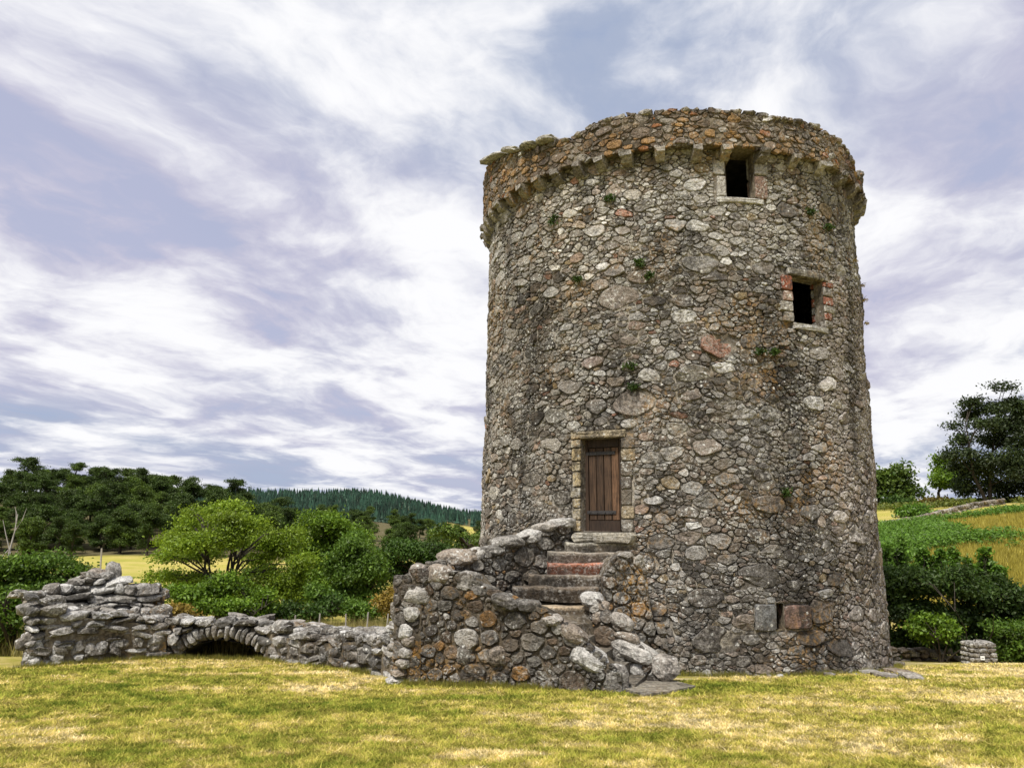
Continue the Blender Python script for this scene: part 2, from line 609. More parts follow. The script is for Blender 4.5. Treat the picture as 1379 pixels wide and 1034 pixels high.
def build_ground():
    rad = np.concatenate([np.linspace(.3, 4, 8), np.linspace(4.4, 24, 110), np.geomspace(24.6, 160, 110), np.geomspace(165, 900, 50), np.geomspace(1000, 6000, 8)])
    ang = np.concatenate([np.radians(np.linspace(-44, 46, 300)), np.radians(np.linspace(50, 312, 60))])
    A, Rr = np.meshgrid(ang, rad)
    X, Y = Rr * np.sin(A), Rr * np.cos(A)
    Z = ground_z(X, Y)
    V = np.stack([X, Y, Z], -1).reshape(-1, 3)
    nr, na = len(rad), len(ang)
    i, j = np.meshgrid(np.arange(nr - 1), np.arange(na), indexing='ij')
    j2 = (j + 1) % na
    F = np.stack([i * na + j, (i + 1) * na + j, (i + 1) * na + j2, i * na + j2], -1).reshape(-1, 4)[:, ::-1]
    V = np.vstack([V, [[0, 0, float(ground_z(0, 0))]]])
    Fc = np.stack([np.full(na, len(V) - 1), np.arange(na), (np.arange(na) + 1) % na], -1)[:, ::-1]
    x, y = V[:, 0], V[:, 1]
    dry = dryness(x, y)
    # trodden earth at the foot of the tower and of the steps
    dt = np.abs(np.hypot(x - TC0[0], y - TC0[1]) - 4.6)
    bare = .8 * sstep(dt + .3 * fbm(x * 3, y * 3), .38, .12)
    bare = np.maximum(bare, .75 * sstep(np.hypot((x - 2.3) / 1.5, y - 12.0) + .9 * fbm(x * 2.5, y * 2.5, 3), 1.15, .75))
    bare = np.maximum(bare, .55 * sstep(fbm(x * .9 + 71, y * 1.6 + 15, 4), .70, .76) * (y < 20))
    tt = x / np.maximum(y, 1)
    wood = sstep(y, 133, 140) * sstep(tt, .12, .07) * (1 - .95 * sstep(np.abs(tt + .062), .034, .022) * (y > 190) * (y < 395))
    bare = np.maximum(bare, wood * .92)
    var = sstep(np.hypot(x, y), 24, 60) * .9
    tint = np.stack([dry, bare, var], -1)
    me = mesh_data('ground', V, [F, Fc], tint, True)
    return tagit(obj('ground', me, M_GROUND), kind='structure')


build_ground()

# ------------------------------------------------------------------ rubble masonry
def seeds_for(rnd, W, H, classes, asp, holes=(), keep=None):
    """random stone centres with radii, big ones first; coordinates scaled by 1/asp in u"""
    g, cs = {}, .16
    P = []
    Ws = W / asp
    rmax = max(c[0] for c in classes)
    for r0, r1, tries in classes:
        for _ in range(tries):
            r = rnd.uniform(r0, r1)
            fit = rnd.uniform(.68, .95)
            u, v = rnd.random() * Ws, rnd.random() * H
            if keep and not keep(u * asp, v, r):
                continue
            bad = False
            for (a0, a1, b0, b1) in holes:
                if a0 - .35 * r < u * asp < a1 + .35 * r and b0 - .35 * r < v < b1 + .35 * r:
                    bad = True
                    break
            if bad:
                continue
            reach = r + rmax
            k = int(reach / cs) + 1
            ci, cj = int(u / cs), int(v / cs)
            for i in range(ci - k, ci + k + 1):
                for j in range(cj - k, cj + k + 1):
                    for q in g.get((i, j), ()):
                        pu, pv, pr = P[q]
                        if (pu - u) ** 2 + (pv - v) ** 2 < ((pr + r) * fit) ** 2:
                            bad = True
                            break
                    if bad:
                        break
                if bad:
                    break
            if bad:
                continue
            g.setdefault((ci, cj), []).append(len(P))
            P.append((u, v, r))
    return np.array(P)


def cells_for(P, W, H, asp, joint, holes=(), rnd=None, topf=None, rounding=None):
    """outline of every stone: list of (centre uv, radial offsets (n,2), radius)"""
    out = []
    Ws = W / asp
    order = np.argsort(P[:, 0])
    S = P[order]
    rmax = S[:, 2].max()
    for idx in range(len(S)):
        u, v, r = S[idx]
        reach = r + rmax + .35
        lo, hi = np.searchsorted(S[:, 0], (u - reach, u + reach))
        Nb = S[lo:hi]
        dx, dy = Nb[:, 0] - u, Nb[:, 1] - v
        d2 = dx * dx + dy * dy
        ok = (d2 > 1e-9) & (d2 < (r + Nb[:, 2] + .35) ** 2)
        dx, dy, d, rn = dx[ok], dy[ok], np.sqrt(d2[ok]), Nb[ok, 2]
        c = (d * d + (r * r - rn * rn) * rnd.uniform(.72, .8)) / (2 * d) - joint * rnd.uniform(.6, 1.5)
        nx, ny = dx / d, dy / d
        ex = [(1, 0, Ws - u - .004), (-1, 0, u - .004), (0, 1, H - v), (0, -1, v + .02)]
        for (a0, a1, b0, b1) in holes:
            a0, a1 = a0 / asp, a1 / asp
            if a0 - 1 < u < a1 + 1 and b0 - 1 < v < b1 + 1:
                cand = [(a0 - u, 1, 0), (u - a1, -1, 0), (b0 - v, 0, 1), (v - b1, 0, -1)]
                g, hx, hy = max(cand)
                ex.append((hx, hy, max(g - joint, .01)))
        if topf is not None:
            h0, h1 = topf((u - .1) * asp), topf((u + .1) * asp)
            s = (h1 - h0) / .2
            L = math.hypot(1, s)
            ex.append((-s / L, 1 / L, max(((h0 + h1) / 2 - v) / L, .02)))
        ex = np.array(ex, float)
        nx, ny, c = np.concatenate([nx, ex[:, 0]]), np.concatenate([ny, ex[:, 1]]), np.concatenate([c, ex[:, 2]])
        c = np.maximum(c, .012)
        n = 16 if r > .13 else 12
        th = np.arange(n) * 2 * math.pi / n + rnd.random() * .5
        ct, st_ = np.cos(th), np.sin(th)
        den = nx[:, None] * ct + ny[:, None] * st_
        tt = np.where(den > 1e-4, c[:, None] / np.maximum(den, 1e-4), 9.0).min(0)
        tt = np.minimum(tt, r * 2.3)
        sm = (np.roll(tt, 1) + np.roll(tt, -1)) / 2
        k = rnd.choice((.0, .0, .1, .3)) if rounding is None else rounding
        tt = np.minimum(tt, (1 - k) * tt + k * sm) * NR.uniform(.91, 1.0, n)
        out.append(((u * asp, v), np.stack([tt * ct * asp, tt * st_], -1), r))
    return out


_SF = {}


def stone_faces(n):
    if n not in _SF:
        k = np.arange(n)
        k2 = (k + 1) % n
        q = [np.stack([a * n + k, a * n + k2, (a + 1) * n + k2, (a + 1) * n + k], -1) for a in range(3)]
        t = np.stack([3 * n + k, 3 * n + k2, np.full(n, 4 * n)], -1)
        _SF[n] = (np.vstack(q), t)
    return _SF[n]


def stone_uvd(off, h, deep, rough, tilt):
    """rings of one stone in panel space: (u,v,depth) rows, relative to the stone centre"""
    n = len(off)
    rings = []
    size = np.abs(off).mean()
    for s, d, j in ((1.0, -deep, 0), (.985, h * .45, .25), (.90, h * .95, .5), (.5, h, .8)):
        o = off * s
        dep = d + (tilt[0] * o[:, 0] + tilt[1] * o[:, 1]) * (0 if d < 0 else 1) + NR.normal(0, rough * j, n)
        rings.append(np.column_stack([o + NR.normal(0, rough * .4 * (j > 0), (n, 2)), dep]))
    rings.append(np.array([[0, 0, h * 1.03 + NR.normal(0, rough * .7)]]))
    return np.vstack(rings)


class StoneSet:
    def __init__(s):
        s.items = []     # (importance, V, n, tint)

    def add(s, V, n, tint, imp):
        s.items.append((imp, V, n, np.asarray(tint)))

    def emit(s, name, rest_name, mat, parent, limit=300):
        s.items.sort(key=lambda q: -q[0])
        for imp, V, n, tint in s.items[:limit]:
            q, t = stone_faces(n)
            part(name, V, [q, t], mat, parent, tint)
        rest = s.items[limit:]
        if rest:
            Vs, Q, T, C, o = [], [], [], [], 0
            for imp, V, n, tint in rest:
                q, t = stone_faces(n)
                Vs.append(V)
                Q.append(q + o)
                T.append(t + o)
                C.append(np.tile(tint, (len(V), 1)))
                o += len(V)
            ob = part(rest_name, np.vstack(Vs), [np.vstack(Q), np.vstack(T)], mat, parent, np.vstack(C), centre=False)
            ob['kind'] = 'stuff'


PAL_WALL = [((.26, .245, .225), 5), ((.175, .16, .142), 5), ((.33, .315, .29), 4), ((.10, .09, .08), 5), ((.225, .19, .16), 4), ((.44, .43, .41), 2), ((.26, .195, .155), 1.4), ((.22, .12, .085), .35), ((.24, .19, .12), .8)]
PAL_PAR = [((.16, .122, .088), 5), ((.115, .09, .07), 5), ((.22, .135, .065), 4), ((.25, .155, .07), 2), ((.22, .195, .165), 2), ((.42, .40, .37), .5), ((.21, .095, .045), 1.2)]
PAL_STAIR = [((.115, .105, .09), 5), ((.07, .062, .053), 5), ((.165, .152, .135), 4), ((.26, .245, .22), 1.5), ((.12, .088, .062), 3), ((.20, .11, .04), 1.0)]


def pick(pal, rnd):
    c = rnd.choices([p[0] for p in pal], [p[1] for p in pal])[0]
    k = rnd.uniform(.6, 1.35)
    return np.array(c) * k


def rubble_panel(st, mapf, W, H, classes, seed, pal, asp=1.35, joint=.011, holes=(), keep=None, topf=None, hmin=.02, hmax=.06, deep=.07, rough=.005, impf=None, colf=None, round_=None, warp=.10):
    rnd = random.Random(seed)
    P = seeds_for(rnd, W, H, classes, asp, holes, keep)
    if not len(P):
        return
    for (u, v), off, r in cells_for(P, W, H, asp, joint, holes, rnd, topf, round_):
        n = len(off)
        h = rnd.uniform(hmin, hmax) * (.6 + min(r, .25) * 3)
        uvd = stone_uvd(off, h, deep, rough * (.6 + r * 3), (rnd.gauss(0, .07), rnd.gauss(0, .12)))
        uu, vv = uvd[:, 0] + u, uvd[:, 1] + v
        if warp and not any(a0 - .3 < u < a1 + .3 and b0 - .3 < v < b1 + .3 for a0, a1, b0, b1 in holes):
            uu, vv = (uu + (fbm(uu * 3.1 + 3, vv * 3.1 + 8, 4) - .5) * warp * 2.2, vv + (fbm(uu * 3.1 + 43, vv * 3.1 + 28, 4) - .5) * warp * 2.0)
        dd = uvd[:, 2].copy()
        dd[n:] += (fbm(uu[n:] * 7 + u * 3.1, vv[n:] * 7 + v * 1.7, 3) - .5) * min(.07, .018 + r * .25)
        V = mapf(uu, vv, dd)
        area = .5 * abs(np.sum(off[:, 0] * np.roll(off[:, 1], -1) - off[:, 1] * np.roll(off[:, 0], -1)))
        imp = area * (impf(u, v) if impf else 1)
        col = pick(pal, rnd)
        if colf:
            col = colf(u, v, col, rnd)
        st.add(V, n, col, imp)


# ------------------------------------------------------------------ the tower
Z_CORB, Z_BASE = 9.87, -.7
R_BASE, R_TOP = 4.5, 4.36


def tower_r(z):
    return R_BASE + (R_TOP - R_BASE) * np.clip(z / Z_CORB, -.1, 1.1) + .07 * np.exp(-np.clip(z + .2, 0, 9) / .5)


def tower_pt(theta, z, r):
    """theta 0 faces the camera, positive to the right; the tower leans a touch to the right"""
    theta, z, r = np.broadcast_arrays(np.asarray(theta, float), np.asarray(z, float), np.asarray(r, float))
    s = .0145 * z
    x = TC0[0] + s * E1[0] + r * (np.cos(theta) * E0[0] + np.sin(theta) * E1[0])
    y = TC0[1] + s * E1[1] + r * (np.cos(theta) * E0[1] + np.sin(theta) * E1[1])
    return np.stack([x, y, z], -1)


def cyl_hit(px, py, extra=0.0):
    """pixel -> (theta, z) on the tower face; grazing rays return the tangent point"""
    d = ray(px, py)
    R, zz = R_BASE, 4.0
    for _ in range(6):
        c = TC0 + .0145 * zz * E1 - EYE[:2]
        R = float(tower_r(zz)) + extra
        dn = math.hypot(d[0], d[1])
        dx, dy = d[0] / dn, d[1] / dn
        b = c[0] * dx + c[1] * dy
        disc = b * b - (c @ c - R * R)
        s = b - math.sqrt(max(disc, 0))
        zz = EYE[2] + d[2] / dn * s
    p = np.array([dx, dy]) * s - c
    return math.atan2(p @ E1, p @ E0), zz


RU = 4.45   # radius used to unroll the wall


def wall_rect(x0, x1, y0, y1):
    cx, cy = (x0 + x1) / 2, (y0 + y1) / 2
    t0, _ = cyl_hit(x0, cy)
    t1, _ = cyl_hit(x1, cy)
    _, z1 = cyl_hit(cx, y0)
    _, z0 = cyl_hit(cx, y1)
    return [t0 * RU, t1 * RU, z0, z1]


U0 = -math.radians(104) * RU     # left end of the finely built front panel
TH_END = math.radians(112)
DOOR = wall_rect(783, 836, 590, 716)
WIN_T = wall_rect(977, 1015, 199, 266)
WIN_T[3] = Z_CORB + .02
WIN_R = wall_rect(1067, 1108, 375, 437)
SLOT = wall_rect(1045, 1055, 812, 848)
OPEN = [DOOR, WIN_T, WIN_R, SLOT]

tower = thing('stone_tower', 'round ruined tower of grey-brown rubble with a corbelled parapet and a plank door', 'tower', (TC0[0], TC0[1], 0))


def tower_map(u, z, d):
    th = u / RU
    und = (fbm(u * .8 + 31, z * .8 + 7, 2) - .5) * .09
    return tower_pt(th, z, tower_r(z) + und + d)


def build_tower_core():
    us = set(np.round(np.arange(-math.pi * RU, math.pi * RU - .01, .14), 4))
    zs = set(np.round(np.arange(Z_BASE, Z_CORB + .75, .11), 4))
    for a0, a1, b0, b1 in OPEN:
        for s_, lo, hi in ((us, a0, a1), (zs, b0, b1)):
            for q in list(s_):
                if abs(q - lo) < .05 or abs(q - hi) < .05:
                    s_.discard(q)
            s_.add(lo)
            s_.add(hi)
    us, zs = np.array(sorted(us)), np.array(sorted(zs))
    nu, nz = len(us), len(zs)
    Ug, Zg = np.meshgrid(us, zs)
    jit = NR.normal(0, .011, Ug.shape) - .036 + .085 * (fbm(Ug * 1.3 + 50, Zg * 1.3 + 20, 4) - .42)
    V = tower_map(Ug, Zg, jit).reshape(-1, 3)
    F = []
    for j in range(nz - 1):
        for i in range(nu):
            uc = us[i] + .02
            zc = (zs[j] + zs[j + 1]) / 2
            if any(a0 <= uc < a1 and b0 < zc < b1 for a0, a1, b0, b1 in OPEN):
                continue
            i2 = (i + 1) % nu
            F.append((j * nu + i, j * nu + i2, (j + 1) * nu + i2, (j + 1) * nu + i))
    part('wall', V, F, M_MORTAR, tower, centre=False)
    # unseen cap added over the wall head to keep the interior dark
    n = 48
    th = np.linspace(-math.pi, math.pi, n, endpoint=False)
    Vr = np.vstack([tower_pt(th, 10.05, 4.2), tower_pt(0, 10.05, 0)[None]])
    part('unseen_cap', Vr, [(i, (i + 1) % n, n) for i in range(n)], M_DARK, tower)
    for k, (a0, a1, b0, b1) in enumerate(OPEN):
        dp = [.75, .22, .20, .4][k]
        sp_ = [0, .0, .0, 0][k]
        Vv, Ff = [], []
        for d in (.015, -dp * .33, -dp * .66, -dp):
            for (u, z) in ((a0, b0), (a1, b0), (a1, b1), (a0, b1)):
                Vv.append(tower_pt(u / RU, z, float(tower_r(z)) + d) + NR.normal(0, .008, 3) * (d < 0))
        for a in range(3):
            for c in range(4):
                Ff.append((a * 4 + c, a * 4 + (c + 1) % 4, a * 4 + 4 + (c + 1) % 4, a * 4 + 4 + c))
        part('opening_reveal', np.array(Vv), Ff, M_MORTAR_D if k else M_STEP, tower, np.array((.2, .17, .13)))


build_tower_core()


def block(u0, u1, z0, z1, h, deep, tint, rough=.006, name='jamb_stone', mat=None, mapf=tower_map, parent=None, cham=.18):
    """a squared stone on the wall face"""
    w, hh = (u1 - u0) / 2, (z1 - z0) / 2
    c = min(w, hh) * cham
    base = [(w, -hh + c), (w, 0), (w, hh - c), (w - c, hh), (0, hh), (-w + c, hh), (-w, hh - c), (-w, 0), (-w, -hh + c), (-w + c, -hh), (0, -hh), (w - c, -hh)]
    off = np.array(base) * NR.uniform(.95, 1.0, (12, 1))
    uvd = stone_uvd(off, h, deep, rough, (R_.gauss(0, .03), R_.gauss(0, .03)))
    V = mapf(uvd[:, 0] + (u0 + u1) / 2, uvd[:, 1] + (z0 + z1) / 2, uvd[:, 2])
    q, t = stone_faces(12)
    return part(name, V, [q, t], mat or M_WALL, parent or tower, tint)


# dressed stones round the openings
def dress(op, wl, wr, hs, tl, tr, lint=None, sill=None):
    a0, a1, b0, b1 = op
    for side, w, tints in ((0, wl, tl), (1, wr, tr)):
        z = b0
        k = 0
        while z < b1 - .03:
            h = min(hs * R_.uniform(.75, 1.25), b1 - z)
            if b1 - z - h < .1:
                h = b1 - z
            ww = w * R_.uniform(.75, 1.2)
            ua, ub = (a0 - ww, a0 - .003) if side == 0 else (a1 + .003, a1 + ww)
            block(ua, ub, z + .008, z + h - .008, .035, .28, np.array(tints[k % len(tints)]) * R_.uniform(.85, 1.15))
            z += h
            k += 1
    if lint:
        block(a0 - lint[0], a1 + lint[1], b1 + .004, b1 + lint[2], .05, .3, lint[3], name='lintel')
    if sill:
        block(a0 - sill[0], a1 + sill[1], b0 - sill[2], b0 - .004, sill[4] if len(sill) > 4 else .05, .3, sill[3], name='sill')


OCH, GRY, DRK, RED, PIN = (.34, .27, .155), (.31, .29, .26), (.13, .115, .095), (.30, .095, .055), (.33, .22, .17)
dress(DOOR, .22, .26, .24, [OCH, (.30, .255, .17), OCH, (.27, .24, .18)], [DRK, (.22, .18, .12), DRK, (.10, .09, .08)], (.25, .12, .15, (.30, .25, .17)))
dress(WIN_T, .24, .26, .42, [GRY, (.36, .345, .32)], [(.20, .13, .10), GRY], None, (.22, .22, .12, (.42, .41, .38)))
dress(WIN_R, .27, .30, .20, [GRY, GRY, PIN, RED], [GRY, RED, GRY, RED], (.12, .22, .15, (.22, .20, .17)), (.05, .12, .12, (.36, .35, .33)))
block(SLOT[0] - .42, SLOT[0] - .005, SLOT[2] - .02, SLOT[3], .05, .2, (.16, .16, .157), name='wall_stone')
block(SLOT[1] + .005, SLOT[1] + .55, SLOT[2], SLOT[3] - .03, .06, .2, (.20, .125, .10), name='wall_stone')

HOLES = [(DOOR[0] - .20, DOOR[1] + .24, DOOR[2] - .25, DOOR[3] + .15), (WIN_T[0] - .24, WIN_T[1] + .26, WIN_T[2] - .12, WIN_T[3] + .2),
         (WIN_R[0] - .27, WIN_R[1] + .30, WIN_R[2] - .12, WIN_R[3] + .15), (SLOT[0] - .42, SLOT[1] + .55, SLOT[2] - .02, SLOT[3] + .01)]


def tower_col(u, v, col, rnd):
    uu, z = u + U0, v + Z_BASE
    th = uu / RU
    k = 1.0
    if z < 2.3:
        k *= .9
    if th > .75 and z < 7.5:      # paler, pinker stone on the right flank
        col = col * .55 + np.array((.30, .255, .225)) * .45
    if th < -.35:
        col = col * np.array((1.0, .97, .90))
    if z > 7.6 and rnd.random() < .35:
        col = col * .4 + np.array((.40, .385, .35)) * .6
    # weather side: darker and paler tracts of masonry
    k *= .40 + 1.0 * float(fbm(uu * .55 + 12, z * .33 + 4, 3))
    k *= 1 - .5 * float(sstep(abs(th - .62 + .02 * z), .12, .03)) * (2 < z < 6.2)
    k *= 1 - .5 * float(sstep(abs(uu + 3.1 + .25 * math.sin(z * 2)), .5, .1)) * (1.5 < z < 6.5)
    g = float(sstep(abs(uu + 1.85 + .2 * math.sin(z * 3)), .3, .05)) * (4.2 < z < 6.6)
    col = col * (1 - .55 * g) + np.array((.5, .485, .45)) * .55 * g
    return col * k


def build_tower_rubble():
    st = StoneSet()
    W, H = -2 * U0, Z_CORB - Z_BASE + .1
    holes = [(a - U0, b - U0, c - Z_BASE, d - Z_BASE) for a, b, c, d in HOLES]

    def keep(u, v, r):
        z = v + Z_BASE
        if r > .19:
            return (z < 2.2) or R_.random() < .15
        if r > .16 and z > 8.8:
            return R_.random() < .6
        return True
    classes = [(.19, .28, 200), (.13, .18, 300), (.09, .12, 900), (.06, .082, 3000), (.04, .055, 22000), (.025, .034, 70000)]

    def vis(u, v):
        th = (u + U0) / RU
        z = v + Z_BASE
        if z < -.15 or (-.9 < th < -.05 and z < 1.6):
            return .05
        return max(.02, math.cos(th * 1.08))
    rubble_panel(st, lambda u, v, d: tower_map(u + U0, v + Z_BASE, d), W, H, classes, 3, PAL_WALL, 1.8, .0045, holes, keep, hmin=.008, hmax=.036, impf=vis, colf=tower_col)
    st.emit('wall_stone', 'wall_rubble', M_WALL, tower, 290)
    # the far side of the tower
    st2 = StoneSet()
    W2 = (2 * math.pi * RU + 2 * U0)
    rubble_panel(st2, lambda u, v, d: tower_map(u - U0, v + Z_BASE, d), W2, H, [(.25, .34, 200), (.18, .24, 700), (.13, .17, 2500)], 4, PAL_WALL, 1.38, .009, [], None)
    st2.emit('wall_stone', 'rear_wall_rubble', M_WALL, tower, 0)


build_tower_rubble()

# ---- parapet on corbels
PR = .22          # how far the parapet oversails the wall
SIL = [(657, 226), (683, 208), (715, 199), (750, 188), (766, 190), (782, 179), (800, 169), (830, 159), (860, 153), (900, 150), (960, 150), (1000, 152), (1050, 160), (1095, 170), (1120, 184), (1140, 202), (1150, 222), (1154, 240)]
_sil = [cyl_hit(x, y, PR) for x, y in SIL]
_sil.sort()
ST, SZ = [s[0] for s in _sil], [s[1] for s in _sil]


def par_top(th):
    # past the silhouette the parapet keeps an ordinary height all the way round
    ths = [-math.pi, ST[0] - .6, ST[0] - .25] + ST + [ST[-1] + .3, math.pi]
    zs = [10.75, 10.75, SZ[0]] + SZ + [10.75, 10.75]
    return np.interp(th, ths, zs)


def par_map(u, z, d):
    th = u / RU
    und = (fbm(u * .9 + 11, z * .9 + 3, 2) - .5) * .06
    return tower_pt(th, z, tower_r(Z_CORB) + PR + und + d)


def build_parapet():
    n = 260
    th = np.linspace(-math.pi, math.pi, n, endpoint=False)
    top = par_top(th) - .06
    rO, rI = float(tower_r(Z_CORB)) + PR, float(tower_r(Z_CORB)) - .38
    rings = []
    lv = 7
    for k in range(lv):
        z = Z_CORB + (top - Z_CORB) * k / (lv - 1)
        v = par_map(th * RU, z, NR.normal(-.004, .012, n))
        rings.append(v)
    rings.append(tower_pt(th, top, rI))
    rings.append(tower_pt(th, np.full(n, Z_CORB), rI))
    V = np.vstack(rings)
    m = len(rings)
    k = np.arange(n)
    k2 = (k + 1) % n
    F = np.vstack([np.stack([a * n + k, a * n + k2, ((a + 1) % m) * n + k2, ((a + 1) % m) * n + k], -1) for a in range(m)])
    par = part('parapet', V, F, M_MORTAR_D, tower, centre=False)
    st = StoneSet()
    W, H = -2 * U0, 2.2
    tf = lambda u: float(par_top((u + U0) / RU)) - Z_CORB + .01
    drains = []
    for x, y in ((844, 192), (968, 183), (1100, 207)):
        t, z = cyl_hit(x, y, PR)
        drains.append((t * RU - U0 - .07, t * RU - U0 + .07, z - Z_CORB - .06, z - Z_CORB + .05))
    rubble_panel(st, lambda u, v, d: par_map(u + U0, v + Z_CORB, d), W, H, [(.12, .16, 60), (.08, .11, 700), (.055, .075, 5000), (.04, .052, 14000), (.028, .036, 20000)], 8, PAL_PAR, 1.7, .006,
                 drains, lambda u, v, r: v < tf(u) - .3 * r, tf, .012, .045, impf=lambda u, v: max(.02, math.cos((u + U0) / RU * 1.08)))
    st.emit('parapet_stone', 'parapet_rubble', M_PAR, par, 150)
    st2 = StoneSet()
    W2 = (2 * math.pi * RU + 2 * U0)
    tf2 = lambda u: float(par_top(((u - U0) / RU + math.pi) % (2 * math.pi) - math.pi)) - Z_CORB
    rubble_panel(st2, lambda u, v, d: par_map(u - U0, v + Z_CORB, d), W2, H, [(.12, .2, 900), (.09, .12, 2500)], 9, PAL_PAR, 1.5, .008, (), lambda u, v, r: v < tf2(u) - .3 * r, tf2)
    st2.emit('parapet_stone', 'rear_parapet_rubble', M_PAR, par, 0)
    # recessed dark drain holes
    for a0, a1, b0, b1 in drains:
        Vv = [par_map(np.array(u + U0), np.array(v + Z_CORB), np.array(.012)) for u, v in ((a0, b0), (a1, b0), (a1, b1), (a0, b1))]
        Vv += [tower_pt((u + U0) / RU, v + Z_CORB, rO - .02) for u, v in ((a0, b0), (a1, b0), (a1, b1), (a0, b1))]
        part('drain_hole', np.array(Vv), [(0, 1, 5, 4), (1, 2, 6, 5), (2, 3, 7, 6), (3, 0, 4, 7), (4, 5, 6, 7)], M_DARK, par)
    return par


PARAPET = build_parapet()

# rocks shared by copings, ruins and boulders -----------------------------------
def ico(sub):
    import bmesh
    bm = bmesh.new()
    bmesh.ops.create_icosphere(bm, subdivisions=sub, radius=1.0)
    V = np.array([v.co[:] for v in bm.verts])
    F = np.array([[v.index for v in f.verts] for f in bm.faces])
    bm.free()
    return V, F


ICO2, ICO3 = ico(2), ico(3)


def rock_mesh(name, seed, power=4.0, amp=.16, smooth=False, sub=2, fq=1.3):
    V, F = ICO2 if sub == 2 else ICO3
    s = (np.abs(V) ** power).sum(1) ** (-1 / power)
    P = V * s[:, None]
    o = Vector((seed * 3.7, seed * 1.3, seed * 2.1))
    d = np.array([mnoise.noise(Vector(p) * fq + o) + .5 * mnoise.noise(Vector(p) * fq * 2.4 + o) + .25 * mnoise.noise(Vector(p) * fq * 5 + o) for p in V])
    P = P * (1 + amp * d)[:, None]
    # a few flat cleavage faces
    rg = np.random.default_rng(seed)
    for _ in range(4):
        nn = rg.normal(size=3)
        nn /= np.linalg.norm(nn)
        c = rg.uniform(.78, 1.0)
        over = np.maximum(P @ nn - c, 0)
        P = P - over[:, None] * nn * .85
    P = P / np.abs(P).max(0)
    return mesh_data(name, P, F, None, smooth)


ROCKS = [rock_mesh('hewn_rock', i + 1, 9.0, .15, False) for i in range(14)]
BOULD = [rock_mesh('round_boulder', i + 50, 2.9, .17, False, 3) for i in range(10)]
for m_ in ROCKS:
    m_.materials.append(M_RUIN)
for m_ in BOULD:
    m_.materials.append(M_ROCK)


def poff(parent):
    off = np.zeros(3)
    q = parent
    while q is not None:
        off += np.array(q.location)
        q = q.parent
    return off


def rock(name, parent, c, half, rot=(0, 0, 0), lib=None, k=None, mat=None):
    """a stone with half-sizes `half`, centred at world point c"""
    lib = lib or ROCKS
    me = lib[R_.randrange(len(lib)) if k is None else k % len(lib)]
    o = obj(name, me, None, parent, np.asarray(c) - poff(parent))
    o.scale = tuple(float(h) for h in half)
    o.rotation_euler = Euler(tuple(float(r) for r in rot), 'XYZ')
    if mat:
        if not me.materials:
            me.materials.append(mat)
        o.material_slots[0].link = 'OBJECT'
        o.material_slots[0].material = mat
    return o


M_COPE = stone_material('coping_stone', 'obj', .5, .5, .45, palette=[(.17, .15, .125), (.23, .20, .165), (.13, .115, .10), (.28, .255, .22), (.20, .155, .11), (.25, .22, .18), (.15, .125, .10), (.31, .29, .26)])
M_SLAB = stone_material('pale_roof_slab', 'obj', .8, .1, .2, palette=[(.36, .345, .32), (.40, .385, .36), (.33, .315, .285), (.42, .41, .38)])


def face_rot(th):
    # local x along the wall, local y outwards
    e = np.array([math.cos(th) * E0[0] + math.sin(th) * E1[0], math.cos(th) * E0[1] + math.sin(th) * E1[1]])
    return math.atan2(e[1], e[0]) - math.pi / 2


def build_coping():
    th = -math.radians(170)
    while th < math.radians(185):
        w = R_.uniform(.14, .36)
        c = th + w / 2 / 4.6
        t_ = ((c + math.pi) % (2 * math.pi)) - math.pi
        z = float(par_top(t_))
        raised = ST[0] - .3 < t_ < ST[3] + .02
        if R_.random() < .93 and not raised:
            h = R_.uniform(.035, .085)
            rock('coping_stone', PARAPET, tower_pt(t_, z - .03 + h * .4, float(tower_r(Z_CORB)) + PR - .14 + R_.uniform(-.03, .03)), (w / 2 * .98, .2, h), (R_.gauss(0, .06), R_.gauss(0, .07), face_rot(t_)), mat=M_COPE)
        th += w / 4.6
    # cap-house: weathered slabs climbing on the left, ending in one tilted skew stone
    tl = [(657, 222), (683, 206), (703, 203), (727, 196), (750, 188)]
    pts = [cyl_hit(x, y, PR) for x, y in tl]
    for i in range(4):
        (t0, z0), (t1, z1) = pts[i], pts[i + 1]
        tm = (t0 + t1) / 2
        p0, p1 = tower_pt(t0, z0, 4.55), tower_pt(t1, z1, 4.55)
        L = np.linalg.norm(p1 - p0)
        d = (p1 - p0) / L
        # local +x of the slab follows p1 -> p0 as face_rot does
        pit = math.asin(d[2])
        big = i == 0
        rock('roof_slab', PARAPET, (p0 + p1) / 2 + np.array([0, 0, .02]), (L / 2 * (1.06 if big else 1.04), .30, .075 if big else .06), (0, pit, math.atan2(-d[1], -d[0])), mat=M_SLAB)


build_coping()


def corbel_vf():
    # side profile (out, z): a square block on a rounded under-block
    prof = [(-.2, 0), (.31, 0), (.31, -.16), (.25, -.165), (.235, -.22), (.19, -.29), (.12, -.34), (.03, -.37), (-.2, -.37)]
    V, F = [], []
    for x in (-.13, .13):
        for a, b in prof:
            V.append((x * (1 if b > -.16 else .9), a, b))
    n = len(prof)
    F.append(tuple(range(n)))
    F.append(tuple(range(n, 2 * n))[::-1])
    for i in range(n):
        F.append((i, n + i, n + (i + 1) % n, (i + 1) % n))
    return np.array(V), F


